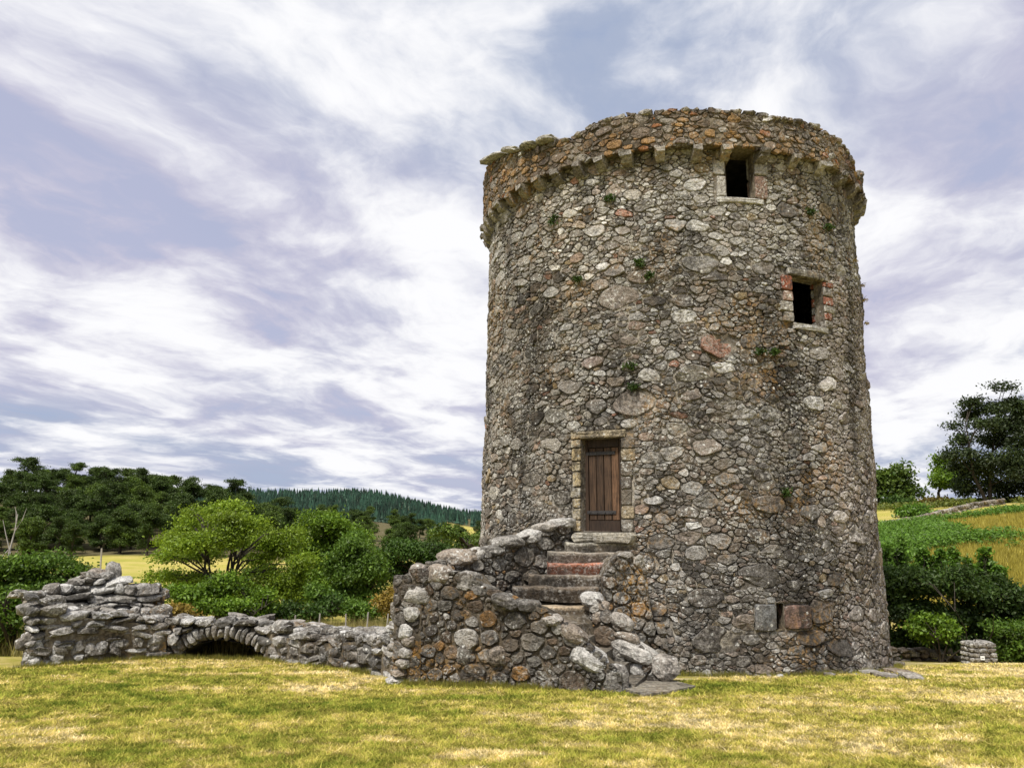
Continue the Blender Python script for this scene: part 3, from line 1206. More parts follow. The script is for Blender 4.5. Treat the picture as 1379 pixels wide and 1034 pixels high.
def build_corbels():
    pal = [(.25, .23, .20), (.18, .16, .135), (.31, .285, .25), (.14, .125, .105)]
    mes = []
    for k in range(8):
        V, F = corbel_vf()
        V = V * (NR.uniform(.66, .92), NR.uniform(.8, .98), NR.uniform(.55, .75)) + NR.normal(0, .014, V.shape)
        me = mesh_data('corbel', V, F, np.array(pal[k % 4]))
        me.materials.append(M_PAR)
        mes.append(me)
    # spacing read off the photograph: about 0.57 m
    xs = [(846, 206), (888, 204), (936, 203), (974, 203), (1021, 206), (1062, 216), (1095, 222), (1122, 240)]
    ths = sorted(cyl_hit(x, y)[0] for x, y in xs)
    step = .53 / RU
    t = ths[0] - step
    t_end = ths[-1] + .1 - 2 * math.pi
    while t > t_end:
        ths.append(t)
        t -= step * R_.uniform(.9, 1.1)
    for i, t in enumerate(ths):
        if WIN_T[0] / RU + .01 < t < WIN_T[1] / RU - .01:
            continue
        o = obj('corbel', mes[R_.randrange(8)], None, PARAPET, tower_pt(t, Z_CORB - .012, float(tower_r(Z_CORB))) - poff(PARAPET))
        o.rotation_euler = (R_.gauss(0, .03), R_.gauss(0, .03), face_rot(t) + R_.gauss(0, .04))


build_corbels()


# ---- the door
def build_door():
    a0, a1, b0, b1 = DOOR
    thd = (a0 + a1) / 2 / RU
    w = (a1 - a0) / RU * 4.2 / 2 + .03     # half width at the recess
    h = b1 - b0
    org = tower_pt(thd, b0, 4.5 - .26)
    rz = face_rot(thd)
    ex = np.array([math.cos(rz), math.sin(rz), 0])      # along the wall
    ey = np.array([-math.sin(rz), math.cos(rz), 0])     # outwards
    right = -ex if ex @ np.append(E1, 0) < 0 else ex

    def bx(name, x0, x1, y0, y1, z0, z1, mat, parent, tint=None, bev=.006):
        V, F = box_vf(x0, x1, y0, y1, z0, z1)
        c = V.mean(0)
        f = V[:, 1] > (y0 + y1) / 2
        V[f, 0] = c[0] + (V[f, 0] - c[0]) * (1 - bev / max(x1 - x0, .02))
        V[f, 2] = c[2] + (V[f, 2] - c[2]) * (1 - bev / max(z1 - z0, .02))
        P = org + V[:, :1] * right + V[:, 1:2] * ey + V[:, 2:3] * np.array([0, 0, 1])
        return part(name, P, F, mat, parent, tint)
    d = bx('door', -w, w, -.06, -.02, 0, h + .05, M_WOOD, tower, (.03, .018, .011))
    d['label'] = 'weathered brown plank door with two iron straps'
    for x0, x1, z0, z1, nm in ((-w, -w + .10, 0, h, 'stile'), (w - .085, w, 0, h, 'stile'), (-w + .10, w - .085, h - .16, h, 'top_rail'), (-w + .10, w - .085, 0, .21, 'bottom_rail')):
        bx(nm, x0 + .002, x1 - .002, -.018, .03, z0 + .002, z1 - .002, M_WOOD, d, (.035, .022, .015) if nm != 'stile' else (.05, .03, .019))
    xs = np.linspace(-w + .104, w - .09, 5)
    tints = [(.062, .036, .021), (.05, .029, .017), (.07, .041, .024), (.125, .068, .037)]
    for i in range(4):
        bx('plank', xs[i] + .004, xs[i + 1] - .004, -.017, .012 + .003 * (i % 2), .214, h - .164, M_WOOD, d, tints[i], .014)
    for zc in (h - .27, .36):
        s = bx('strap_hinge', -w + .06, w - .16, .017, .034, zc - .032, zc + .032, M_IRON, d)
        for x in np.linspace(-w + .12, w - .22, 4):
            bx('bolt', x - .011, x + .011, .0345, .045, zc - .011, zc + .011, M_IRON, s)
    bx('keyhole_plate', w - .07, w - .03, .031, .036, h * .5, h * .5 + .09, M_IRON, d)


build_door()

# ------------------------------------------------------------------ outside stair
stair = thing('stone_staircase', 'rough boulder staircase with low parapets climbing to the tower door', 'staircase', (.6, 13.4, 0))
A_ = np.array([-1.93, 13.12])
B_ = np.array([1.62, 12.02])


def vplane_hit(px, py, P, Q):
    """pixel ray on the vertical plane through P,Q -> (distance along PQ, z)"""
    d = ray(px, py)
    u = (Q - P) / np.linalg.norm(Q - P)
    n = np.array([-u[1], u[0]])
    s = ((P - EYE[:2]) @ n) / (d[:2] @ n)
    h = EYE + d * s
    return (h[:2] - P) @ u, h[2]


def face_panel(st, P, Q, zb, prof_px, seed, classes, pal=PAL_STAIR, normal_sign=1, asp=1.3, hmin=.02, hmax=.065, prof=None, imp=1.0):
    """stone facing on a vertical plane P->Q (outward normal = right hand side of P->Q)"""
    L = np.linalg.norm(Q - P)
    u = (Q - P) / L
    nrm = np.array([u[1], -u[0]]) * normal_sign
    if prof is None:
        pr = sorted(vplane_hit(x, y, P, Q) for x, y in prof_px)
        xs, zs = [p[0] for p in pr], [p[1] for p in pr]
        tf = lambda s: float(np.interp(s, xs, zs)) - zb
    else:
        tf = lambda s: prof(s) - zb
    H = max(tf(s) for s in np.linspace(0, L, 40)) + .05

    def mp(s, v, d):
        xy = P + np.outer(s, u) + np.outer(d, nrm)
        return np.column_stack([xy, v + zb])
    rubble_panel(st, mp, L, H, classes, seed, pal, asp, .010, (), lambda s, v, r: v < tf(s) - .4 * r, tf, hmin, hmax, .12, .006, impf=lambda a, b: imp, warp=.05)
    return tf, L


def slab_wall(name, P, Q, thick, zb, tf, parent, mat, back=1, drop=.06, n=24):
    """solid core behind a facing: strip from P to Q, `thick` deep, top follows tf (height above zb)"""
    L = np.linalg.norm(Q - P)
    u = (Q - P) / L
    nb = np.array([-u[1], u[0]]) * back
    V, F = [], []
    for i in range(n + 1):
        s = L * i / n
        a, b = P + u * s + nb * .0, P + u * s + nb * thick
        h = zb + max(tf(s) - drop, .02)
        V += [(*a, zb), (*a, h), (*b, h), (*b, zb)]
    for i in range(n):
        for k in range(4):
            F.append((i * 4 + k, i * 4 + (k + 1) % 4, i * 4 + 4 + (k + 1) % 4, i * 4 + 4 + k))
    F += [(0, 1, 2, 3), (n * 4 + 3, n * 4 + 2, n * 4 + 1, n * 4)]
    return part(name, np.array(V), F, mat, parent)


def build_stair():
    st = StoneSet()
    CL = [(.17, .22, 24), (.12, .16, 160), (.08, .11, 700), (.055, .075, 2500), (.035, .048, 6000)]
    # front face of the lower parapet and of the left bastion
    prof = [(548, 775), (560, 762), (640, 770), (655, 790), (700, 806), (735, 818), (765, 845), (800, 872), (835, 905), (850, 915)]
    tf, L = face_panel(st, A_, B_, -.25, prof, 21, CL)
    slab_wall('front_wall', A_, B_, .42, -.25, tf, stair, M_MORTAR_S)
    # left flank, back to the tower
    C_ = np.array([-.75, 16.2])
    face_panel(st, C_, A_, -.6, None, 22, CL, prof=lambda s: 1.75 if s > .5 else 1.5, imp=.4)
    slab_wall('flank_wall', C_, A_, .5, -.6, lambda s: 2.3, stair, M_MORTAR_S)
    # rising parapet beside the upper steps
    P1, Q1 = np.array([-1.45, 13.45]), np.array([1.08, 14.92])
    prof = [(585, 757), (620, 745), (662, 736), (700, 722), (735, 708), (775, 702)]
    tf, L = face_panel(st, P1, Q1, .9, prof, 23, CL, hmin=.02, hmax=.07)
    slab_wall('side_parapet', P1, Q1, .42, .0, lambda s: tf(s) + .9, stair, M_MORTAR_S)
    # block to the right of the steps, built against the tower
    P2, Q2 = np.array([1.58, 13.62]), np.array([2.66, 13.80])
    prof = [(805, 800), (815, 770), (822, 752), (845, 738), (866, 740), (871, 770), (878, 830), (888, 872)]
    tf, L = face_panel(st, P2, Q2, -.25, prof, 24, [(.13, .16, 60), (.09, .125, 500), (.06, .08, 1500), (.04, .052, 2500)], hmin=.02, hmax=.08)
    slab_wall('side_block', P2, Q2, .55, -.25, tf, stair, M_MORTAR_S)
    Q3 = np.array([2.52, 14.4])
    face_panel(st, Q2, Q3, -.25, None, 25, CL, prof=lambda s: .6 + 1.3 * min(s, 1), imp=.3)
    # low back parapet of the first flight
    P4, Q4 = np.array([1.28, 13.28]), np.array([2.42, 12.92])
    prof = [(790, 800), (806, 806), (822, 830), (845, 850), (880, 880), (905, 905)]
    tf, L = face_panel(st, P4, Q4, -.25, prof, 26, CL, imp=.8)
    slab_wall('inner_parapet', P4, Q4, .32, -.25, tf, stair, M_MORTAR_S)
    # rubble core under everything
    V, F = prism_vf([(-1.5, 13.35), (.9, 12.7), (1.3, 13.3), (1.05, 14.9), (-.7, 16.0)], -.5, [1.45, 1.0, 1.0, 1.25, 1.5])
    part('rubble_core', *prism_vf([(.15, 13.3), (1.0, 13.06), (1.45, 13.3), (1.6, 13.75), (.6, 14.2)], -.4, [1.05, .98, 1.0, 1.3, 1.4]), M_MORTAR_S, stair)
    part('rubble_core', V, F, M_MORTAR_S, stair)
    st.emit('rubble_stone', 'stair_rubble', M_STAIR, stair, 260)

    # upper flight: (left px, right px, top-edge row, depth of the riser)
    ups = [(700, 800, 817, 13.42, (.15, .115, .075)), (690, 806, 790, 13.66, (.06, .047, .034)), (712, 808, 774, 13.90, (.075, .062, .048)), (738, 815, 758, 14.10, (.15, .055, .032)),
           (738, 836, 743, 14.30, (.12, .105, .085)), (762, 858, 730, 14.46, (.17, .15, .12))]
    for i, (xl, xr, y, Y, tn) in enumerate(ups):
        a, b = at(xl, y, Y), at(xr, y, Y)
        z = (a[2] + b[2]) / 2
        n = 7
        Vv, Ff = [], []
        for k in range(n):
            f = k / (n - 1)
            x = a[0] + (b[0] - a[0]) * f
            yy = Y + (f - .5) * -.10 + R_.uniform(-.03, .03)
            zt = z + R_.uniform(-.022, .012)
            for (dy, dz) in ((.01, -.24), (-.035, -.06), (-.03, -.015), (.0, 0), (.33, .0), (.33, -.24)):
                Vv.append((x, yy + dy + R_.uniform(-.006, .006), zt + dz + R_.uniform(-.008, .006)))
        for k in range(n - 1):
            for c in range(6):
                Ff.append((k * 6 + c, k * 6 + (c + 1) % 6, k * 6 + 6 + (c + 1) % 6, k * 6 + 6 + c))
        Ff += [tuple(range(6)), tuple(range((n - 1) * 6, n * 6))[::-1]]
        tc = np.array([np.array(tn) * (2.6 if (q_ % 6) in (2, 3, 4) else .8) for q_ in range(n * 6)])  # worn treads paler, risers stained darker with their shade put in the colour
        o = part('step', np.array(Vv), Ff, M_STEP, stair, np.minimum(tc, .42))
        if i == 3:
            o['label'] = 'worn red sandstone step'
    # threshold stone under the door
    a0, a1, b0, b1 = DOOR
    block(a0 - .12, a1 + .30, b0 - .20, b0 - .004, .30, .22, (.30, .275, .22), .012, 'threshold', M_STEP, cham=.5)
    # first flight climbs from the slab on the right to the turn on the left
    p0, p1 = np.array([2.0, 12.62]), np.array([.75, 13.12])
    for i in range(5):
        f = (i + .5) / 5
        c = p0 + (p1 - p0) * f
        z = .22 + .20 * i
        u = (p1 - p0) / np.linalg.norm(p1 - p0)
        n_ = np.array([-u[1], u[0]])
        foot = [c - u * .15 - n_ * .38, c - u * .15 + n_ * .38, c + u * .45 + n_ * .38, c + u * .45 - n_ * .38]
        foot = [(p[0] + R_.uniform(-.02, .02), p[1] + R_.uniform(-.02, .02)) for p in foot]
        V, F = prism_vf(foot[::-1], -.2, [z + R_.uniform(-.02, .01) for _ in range(4)])
        part('step', V, F, M_STEP, stair, np.array((.17, .15, .12)) * R_.uniform(.7, 1.2))
    # flagstone at the foot
    pts = [at(x, y, 12.4) for x, y in ((842, 935),)]
    g = lambda x, y: float(ground_z(x, y))
    foot = []
    for x, y in ((838, 934), (868, 947), (900, 940), (937, 929), (905, 917), (860, 915)):
        d = ray(x, y)
        s = (EYE[2] - .12) / -d[2]
        q = EYE + d * s
        foot.append((q[0], q[1]))
    zz = [g(*p) + .05 for p in foot]
    V, F = prism_vf(foot, -.2, zz)
    part('flagstone', V, F, M_STEP, stair, (.24, .215, .17))

    # boulders capping the parapets, read off the photograph: (x, y, w, h, tilt, line)
    FR = lambda x, y: A_ + (B_ - A_) * np.clip(((at(x, y, 12.6)[0]) - A_[0]) / (B_[0] - A_[0]), -.05, 1.1)
    BK = lambda x, y: P1 + (Q1 - P1) * np.clip((at(x, y, 14.0)[0] - P1[0]) / (Q1[0] - P1[0]), -.05, 1.05)
    IN = lambda x, y: P4 + (Q4 - P4) * np.clip((at(x, y, 13.1)[0] - P4[0]) / (Q4[0] - P4[0]), -.1, 1.05)
    caps = [(563, 772, 24, 28, 0, FR), (592, 774, 40, 28, 0, FR), (566, 800, 38, 30, 0, FR), (608, 783, 26, 30, 8, FR), (632, 782, 34, 27, 0, FR), (652, 794, 36, 17, -10, FR),
            (683, 809, 44, 20, -18, FR), (712, 815, 34, 16, -4, FR), (744, 834, 30, 15, 5, FR), (769, 852, 52, 22, -32, FR), (791, 884, 62, 29, -22, FR), (829, 917, 36, 44, 0, FR),
            (557, 826, 27, 22, 0, FR), (626, 878, 24, 33, 0, FR), (669, 882, 33, 27, 0, FR),
            (614, 750, 56, 23, 2, BK), (640, 745, 30, 16, 0, BK), (662, 741, 36, 14, -3, BK), (684, 730, 44, 17, 4, BK), (712, 722, 40, 18, 8, BK), (733, 710, 38, 14, 6, BK), (757, 705, 40, 14, 3, BK),
            (677, 752, 26, 22, 0, BK), (712, 742, 18, 16, 0, BK), (700, 757, 26, 14, 0, BK),
            (796, 806, 34, 20, 0, IN), (809, 815, 26, 15, -4, IN), (808, 829, 28, 18, 0, IN), (836, 836, 36, 20, -25, IN), (813, 853, 20, 27, 0, IN), (844, 857, 36, 15, -18, IN), (856, 876, 66, 25, -20, IN), (896, 898, 42, 35, -15, IN), (860, 900, 30, 18, 0, IN)]
    for i, (x, y, w, h, tilt, line) in enumerate(caps):
        q = line(x, y)
        back = .16 if line is not IN else .12
        Y = q[1] + back - (.10 if (line is FR and y > 805 and x < 760) else 0)
        c = at(x, y, Y)
        m = pxm(y, Y)
        hw, hh = w * m / 2, h * m / 2
        rock('parapet_boulder', stair, c, (hw * 1.04, max(.16, min(hw, .26)), hh * 1.08), (R_.gauss(0, .06), math.radians(-tilt), R_.gauss(-.1, .12)), BOULD)
    # stones that tooth the corner at the left foot
    for x, y, w, h in ((543, 892, 24, 15), (538, 905, 22, 11), (532, 916, 26, 13), (548, 878, 22, 16), (547, 850, 22, 24), (551, 862, 24, 18)):
        c = at(x, y, 13.1)
        m = pxm(y, 13.1)
        rock('quoin_stone', stair, c, (w * m / 2, .2, h * m / 2), (0, 0, R_.gauss(0, .2)), BOULD)


build_stair()

# ------------------------------------------------------------------ ruined courtyard wall with its vault
ruin = thing('ruined_wall', 'low ruined courtyard wall of grey boulders with an arched vault opening', 'wall', (-6.4, 16.6, -.2))
WP = np.array([(-9.15, 15.0), (-8.62, 15.6), (-7.9, 16.2), (-7.25, 16.75), (-6.3, 17.0), (-5.3, 16.85), (-4.4, 16.2), (-3.2, 15.1), (-1.95, 13.75)])
_seg = np.concatenate([[0], np.cumsum(np.linalg.norm(np.diff(WP, axis=0), axis=1))])


def wall_at(s):
    x, y = np.interp(s, _seg, WP[:, 0]), np.interp(s, _seg, WP[:, 1])
    e = .25
    d = np.array([np.interp(s + e, _seg, WP[:, 0]) - np.interp(s - e, _seg, WP[:, 0]), np.interp(s + e, _seg, WP[:, 1]) - np.interp(s - e, _seg, WP[:, 1])])
    d /= np.linalg.norm(d) + 1e-9
    return np.array([x, y]), d


def s_of_px(px):
    ss = np.linspace(0, _seg[-1], 300)
    best = min(ss, key=lambda s: abs((wall_at(s)[0][0] / wall_at(s)[0][1] * FPX * 1.045 + CXP) - px))
    return best


# top line of the wall: (px, row)
TOPL = [(28, 800), (60, 806), (95, 822), (160, 828), (220, 836), (250, 838), (300, 838), (350, 843), (385, 852), (430, 858), (470, 856), (520, 846), (548, 836)]
TS = [s_of_px(x) for x, _ in TOPL]
TZ = [at(x, y, wall_at(s)[0][1])[2] for (x, y), s in zip(TOPL, TS)]
ARCH_C = np.array([np.interp(s_of_px(294), [0, 99], [0, 99]), 0])
S_ARC = s_of_px(294)
ARC_Y = wall_at(S_ARC)[0][1]
ARC_TOP = at(294, 862, ARC_Y)[2]
ARC_HW = 60 * pxm(880, ARC_Y)
ARC_R = 1.42
ARC_CZ = ARC_TOP - ARC_R


def build_ruin():
    top = lambda s: float(np.interp(s, TS, TZ))
    T = .75
    # core: strips left and right of the arch
    for nm, s0, s1, zb in (('wall_core', 0.42, S_ARC - ARC_HW - .12, -1.2), ('wall_core', S_ARC + ARC_HW + .12, _seg[-1], -1.2)):
        V, F = [], []
        n = 18
        for i in range(n + 1):
            s = s0 + (s1 - s0) * i / n
            p, d = wall_at(s)
            nb = np.array([-d[1], d[0]])
            a, b = p + nb * .05, p + nb * T
            h = top(s) - .12
            V += [(*a, zb), (*a, h), (*b, h), (*b, zb)]
        for i in range(n):
            for k in range(4):
                F.append((i * 4 + k, i * 4 + (k + 1) % 4, i * 4 + 4 + (k + 1) % 4, i * 4 + 4 + k))
        F += [(0, 1, 2, 3), (n * 4 + 3, n * 4 + 2, n * 4 + 1, n * 4)]
        part(nm, np.array(V), F, M_MORTAR_D, ruin)
    # vault behind the arch: a barrel with a blind end
    p, d = wall_at(S_ARC)
    nb = np.array([-d[1], d[0]])
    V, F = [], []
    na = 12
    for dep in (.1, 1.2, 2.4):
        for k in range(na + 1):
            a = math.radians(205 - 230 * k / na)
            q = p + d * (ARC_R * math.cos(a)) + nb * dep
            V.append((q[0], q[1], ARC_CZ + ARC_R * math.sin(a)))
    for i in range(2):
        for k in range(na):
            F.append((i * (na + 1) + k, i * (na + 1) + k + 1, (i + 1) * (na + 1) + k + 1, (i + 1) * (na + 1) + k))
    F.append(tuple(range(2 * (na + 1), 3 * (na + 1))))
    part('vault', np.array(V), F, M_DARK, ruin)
    # solid mass over the vault
    V, F = [], []
    for dep in (.18, 1.15):
        for k in range(9):
            s = (k / 8 - .5) * 2 * (ARC_HW + .5)
            q = p + d * s + nb * dep
            z0 = ARC_CZ + math.sqrt(max((ARC_R + .03) ** 2 - s * s, 0)) if abs(s) < ARC_R else ARC_CZ
            V += [(q[0], q[1], z0), (q[0], q[1], max(top(S_ARC + s) - .1, z0 + .03))]
    for k in range(8):
        a, b = 2 * k, 18 + 2 * k
        F += [(a, a + 1, a + 3, a + 2), (b, b + 2, b + 3, b + 1), (a + 1, b + 1, b + 3, a + 3)]
    F += [(0, 18, 19, 1), (16, 17, 35, 34)]
    part('vault_back', np.array(V), F, M_MORTAR_D, ruin)
    # voussoirs
    nv = 19
    for k in range(nv):
        a = math.radians(180 - 46 - (180 - 92) * (k + .5) / nv)
        q = p + d * (math.cos(a) * (ARC_R + .17)) + nb * .18
        rock('voussoir', ruin, (q[0], q[1], ARC_CZ + math.sin(a) * (ARC_R + .165)), (.064 * R_.uniform(.8, 1.12), .26, .165 * R_.uniform(.85, 1.15)), (0, -(a - math.pi / 2) + R_.gauss(0, .05), math.atan2(d[1], d[0])), ROCKS)
    # facing, course by course
    s_lo, s_hi = S_ARC - ARC_HW - .06, S_ARC + ARC_HW + .06
    z = -.75
    cnt = 0
    while z < 1.0:
        h = R_.uniform(.13, .24)
        s = R_.uniform(0, .2)
        while s < _seg[-1] - .05:
            w = R_.choice((R_.uniform(.14, .28), R_.uniform(.25, .45), R_.uniform(.35, .6)))
            sc_ = s + w / 2
            zt = top(sc_)
            pp, dd = wall_at(sc_)
            gz = float(ground_z(pp[0], pp[1]))
            if z + h * .5 < zt and z + h > gz - .08:
                ring = math.hypot(sc_ - S_ARC, z + h / 2 - ARC_CZ) < ARC_R + .30
                if not (ring and z + h / 2 > ARC_CZ - .5 and abs(sc_ - S_ARC) < ARC_HW + .2):
                    nn = np.array([-dd[1], dd[0]])
                    dp = R_.uniform(.14, .24)
                    q = pp + nn * (dp * .75 + R_.uniform(-.03, .06))
                    rock('wall_stone', ruin, (q[0], q[1], z + h / 2 + R_.gauss(0, .03)), (w / 2 * 1.05, dp, h / 2 * R_.uniform(.85, 1.35)), (R_.gauss(0, .12), R_.gauss(0, .16), math.atan2(dd[1], dd[0]) + R_.gauss(0, .08)), ROCKS)
                    cnt += 1
            s += w
        z += h * .95
    # rubble of the wall head, seen from above
    for row, off in enumerate((.22, .5, .78, 1.0)):
        s = R_.uniform(0, .2)
        while s < _seg[-1] - .05:
            w = R_.uniform(.2, .55)
            sc_ = s + w / 2
            pp, dd = wall_at(sc_)
            nn = np.array([-dd[1], dd[0]])
            q = pp + nn * (off + R_.uniform(-.06, .06))
            h = R_.uniform(.05, .10)
            rock('wall_head_stone', ruin, (q[0], q[1], top(sc_) - .03 + R_.uniform(-.03, .04)), (w / 2 * 1.05, R_.uniform(.12, .2), h), (R_.gauss(0, .12), R_.gauss(0, .12), math.atan2(dd[1], dd[0]) + R_.gauss(0, .25)), ROCKS)
            cnt += 1
            s += w * .95
    # one rounded stone left on the wall head
    rock('loose_boulder', ruin, at(378, 843, wall_at(s_of_px(378))[0][1] + .3), (.15, .15, .13), (0, 0, .5), BOULD)


build_ruin()

# taller stump at the left end of the courtyard
stump = thing('ruined_wall_stump', 'tall broken wall stump of layered slabs topped by two upright boulders', 'ruin', (-8.6, 16.6, -.2))


def build_stump():
    prof_px = [(28, 805), (45, 800), (75, 790), (100, 783), (118, 772), (150, 768), (168, 778), (180, 786), (215, 790), (226, 800), (226, 840)]
    # solid core: a mass following the corner, stepping back as it rises
    yb = lambda px: 15.5 + (px - 30) / 196 * 1.75
    px_ = [46, 58, 75, 100, 125, 150, 175, 200, 222]
    top = lambda px: float(np.interp(px, [p[0] for p in prof_px], [p[1] for p in prof_px]))
    V, F = [], []
    for x in px_:
        Y = yb(x) + .62
        t_ = at(x, top(x) + 8, Y)
        dirx = np.array([.75, .66])
        nb = np.array([-.45, .9])
        V += [(t_[0], t_[1], -1.2), (t_[0], t_[1], t_[2]), (t_[0] + nb[0] * .9, t_[1] + nb[1] * .9, t_[2]), (t_[0] + nb[0] * .9, t_[1] + nb[1] * .9, -1.2)]
    n = len(px_) - 1
    for i in range(n):
        for k in range(4):
            F.append((i * 4 + k, i * 4 + (k + 1) % 4, i * 4 + 4 + (k + 1) % 4, i * 4 + 4 + k))
    F += [(0, 1, 2, 3), (n * 4 + 3, n * 4 + 2, n * 4 + 1, n * 4)]
    part('core', np.array(V), F, M_MORTAR_D, stump)
    ang = math.atan2(.66, .75)
    # broken courses of slabs
    y = 832.0
    back = .36
    while y > 765:
        x = 34 + (832 - y) * .25 + R_.uniform(0, 14)
        hp = R_.uniform(7, 17)
        while x < 222:
            wp = R_.choice((R_.uniform(10, 20), R_.uniform(14, 28), R_.uniform(24, 42)))
            xc = x + wp / 2
            if y - hp / 2 > top(xc) and xc < 220:
                Y = yb(xc) + back + R_.uniform(-.07, .07)
                m = pxm(y, Y)
                c = at(xc, y - hp / 2, Y)
                rock('slab', stump, c, (wp * m / 2 * 1.15, .26, hp * m / 2 * R_.uniform(.8, 1.35)), (R_.gauss(0, .12), R_.gauss(0, .12), ang * R_.uniform(.4, .9)), ROCKS)
            x += wp
        y -= hp * .92
        back += .055
    for x, y_, w, h, k in ((152, 772, 22, 30, 1), (130, 777, 30, 24, 2), (106, 783, 22, 14, 3), (95, 790, 20, 12, 4), (205, 792, 26, 12, 5), (183, 792, 16, 12, 6), (216, 800, 24, 14, 7), (212, 812, 16, 12, 8), (60, 800, 26, 12, 2), (80, 796, 22, 13, 3), (45, 808, 26, 14, 1)):
        Y = yb(x) + .85
        m = pxm(y_, Y)
        rock('crowning_stone', stump, at(x, y_, Y), (w * m / 2, .24, h * m / 2 * 1.1), (R_.gauss(0, .08), R_.gauss(0, .08), ang * .6), BOULD if k in (1, 2) else ROCKS, k)
    # wall end on the left, standing stones
    for k in range(46):
        x, y_ = R_.uniform(30, 100), R_.uniform(812, 900)
        Y = yb(x) - .28 + R_.uniform(-.05, .05) + .25 * (880 - y_) / 80
        m = pxm(y_, Y)
        w, h = R_.uniform(10, 24), R_.uniform(10, 26)
        rock('end_stone', stump, at(x, y_, Y), (w * m / 2, .17, h * m / 2), (R_.gauss(0, .1), R_.gauss(0, .15), ang * .8), ROCKS)


build_stump()

# loose bedrock at the right foot of the tower
outcrop = thing('rock_outcrop', 'thin broken bedrock ledge in the turf at the tower foot', 'rock', (7.6, 16.6, -.3))


def build_outcrop():
    for x, y, w, h, t in ((1172, 899, 40, 8, 4), (1190, 903, 44, 9, 8), (1205, 898, 20, 12, 0), (1212, 908, 40, 9, 12), (1230, 914, 34, 8, 12), (1155, 903, 34, 8, 0), (1195, 912, 36, 6, 8), (1175, 908, 30, 6, 4)):
        d = ray(x, y)
        # meet the ground by marching along the ray
        s = 5.0
        while s < 40:
            p = EYE + d * s
            if p[2] < ground_z(p[0], p[1]):
                break
            s += .04
        m = pxm(y, p[1])
        rock('ledge_stone', outcrop, p + np.array([0, 0, .02]), (w * m / 2, .22, h * m / 2 + .02), (R_.gauss(0, .1), math.radians(t * .6), R_.gauss(.1, .3)), ROCKS, mat=M_COPE)


build_outcrop()

# small stone pillar with a plaque
def ground_hit(px, py):
    d = ray(px, py)
    s = 3.0
    while s < 400:
        p = EYE + d * s
        if p[2] < ground_z(p[0], p[1]):
            return p
        s += .02
    return p


def build_pillar():
    p = ground_hit(1319, 893)
    Y = p[1]
    m = pxm(880, Y)
    pil = thing('stone_pillar', 'squat stone block pillar with a small white plaque beside the hedge', 'pillar', p)
    w, d, h = 29 * m, 29 * m, 28 * m
    z = p[2] - .05
    V, F = box_vf(p[0] - w * .46, p[0] + w * .46, Y - d * .44, Y + d * .44, z, z + h)
    part('core', V, F, M_MORTAR_D, pil)
    rows = 5
    for r in range(rows):
        hh = (h + .05) / rows
        for side in range(3):
            x = -w / 2
            while x < w / 2 - .02:
                ww = min(R_.uniform(.12, .26), w / 2 - x)
                if w / 2 - x - ww < .08:
                    ww = w / 2 - x
                fl = 1 + .06 * (rows - r) / rows
                zc = z + hh * (r + .5)
                q = {0: (p[0] + (x + ww / 2) * fl, Y - d * .44), 1: (p[0] + w * .46 * fl, Y + (x + ww / 2)), 2: (p[0] - w * .46 * fl, Y + (x + ww / 2))}[side]
                rock('block', pil, (q[0], q[1], zc), (ww / 2 * .98, .07, hh / 2 * .97), (0, 0, 0 if side == 0 else math.pi / 2), ROCKS)
                x += ww
    for k in range(2):
        rock('cap_stone', pil, (p[0] + (k - .5) * w * .5, Y, z + h + .035), (w * .29, d * .52, .05), (0, R_.gauss(0, .03), R_.gauss(0, .05)), ROCKS)
    V, F = box_vf(-.05, .05, -.012, .012, -.045, .045)
    c = np.array([p[0] - w * .18, Y - d * .44 - .085, z + h * .45])
    pl = part('plaque', V + c, F, M_PLAQUE, pil)
    V, F = box_vf(-.03, .03, -.003, .0, -.006, .006)
    part('plaque_line', V + c + np.array([0, -.0125, 0]), F, M_IRON, pl)


build_pillar()


def dry_wall(name, label, pts_px, Ys, hpx, group=None, size=(.2, .4), mat=None, on_ground=0):
    """a low dry-stone wall along a line of pixels with given depths"""
    P = [at(x, y, Y) for (x, y), Y in zip(pts_px, Ys)]
    t = thing(name, label, 'wall', P[len(P) // 2], group)
    for a, b in zip(P[:-1], P[1:]):
        L = np.linalg.norm(b - a)
        u = (b - a) / L
        h = on_ground or hpx * pxm((pts_px[0][1]), a[1])
        nrow = max(2, int(h / (size[0] * .75)))
        ang = math.atan2(u[1], u[0])
        for r in range(nrow):
            s = R_.uniform(0, .2)
            while s < L:
                w = R_.uniform(*size)
                c = a + u * (s + w / 2)
                z0 = c[2] - h if not on_ground else float(ground_z(c[0], c[1])) - .1
                z = z0 + h * (r + .5) / nrow
                rock('wall_stone', t, (c[0] + R_.gauss(0, .03), c[1] + R_.gauss(0, .04), z + R_.uniform(-.03, .03)), (w / 2, .2, h / nrow / 2 * 1.15), (R_.gauss(0, .1), R_.gauss(0, .1), ang + R_.gauss(0, .15)), ROCKS, mat=mat)
                s += w * .97
    return t


dry_wall('rubble_wall', 'low dark rubble wall half hidden under the dark hedge', [(1192, 872), (1240, 872), (1284, 875)], [21.9, 21.8, 21.6], 19, size=(.16, .34), mat=M_COPE)  # this wall takes the darker coping stone material
dry_wall('field_wall', 'grey dry-stone field wall crossing the bracken slope', [(1184, 697), (1215, 695), (1245, 690), (1280, 684), (1310, 681), (1350, 678)], [57, 58.5, 60.5, 64, 67, 71], 9, size=(.4, .8), on_ground=.6, mat=M_COPE)

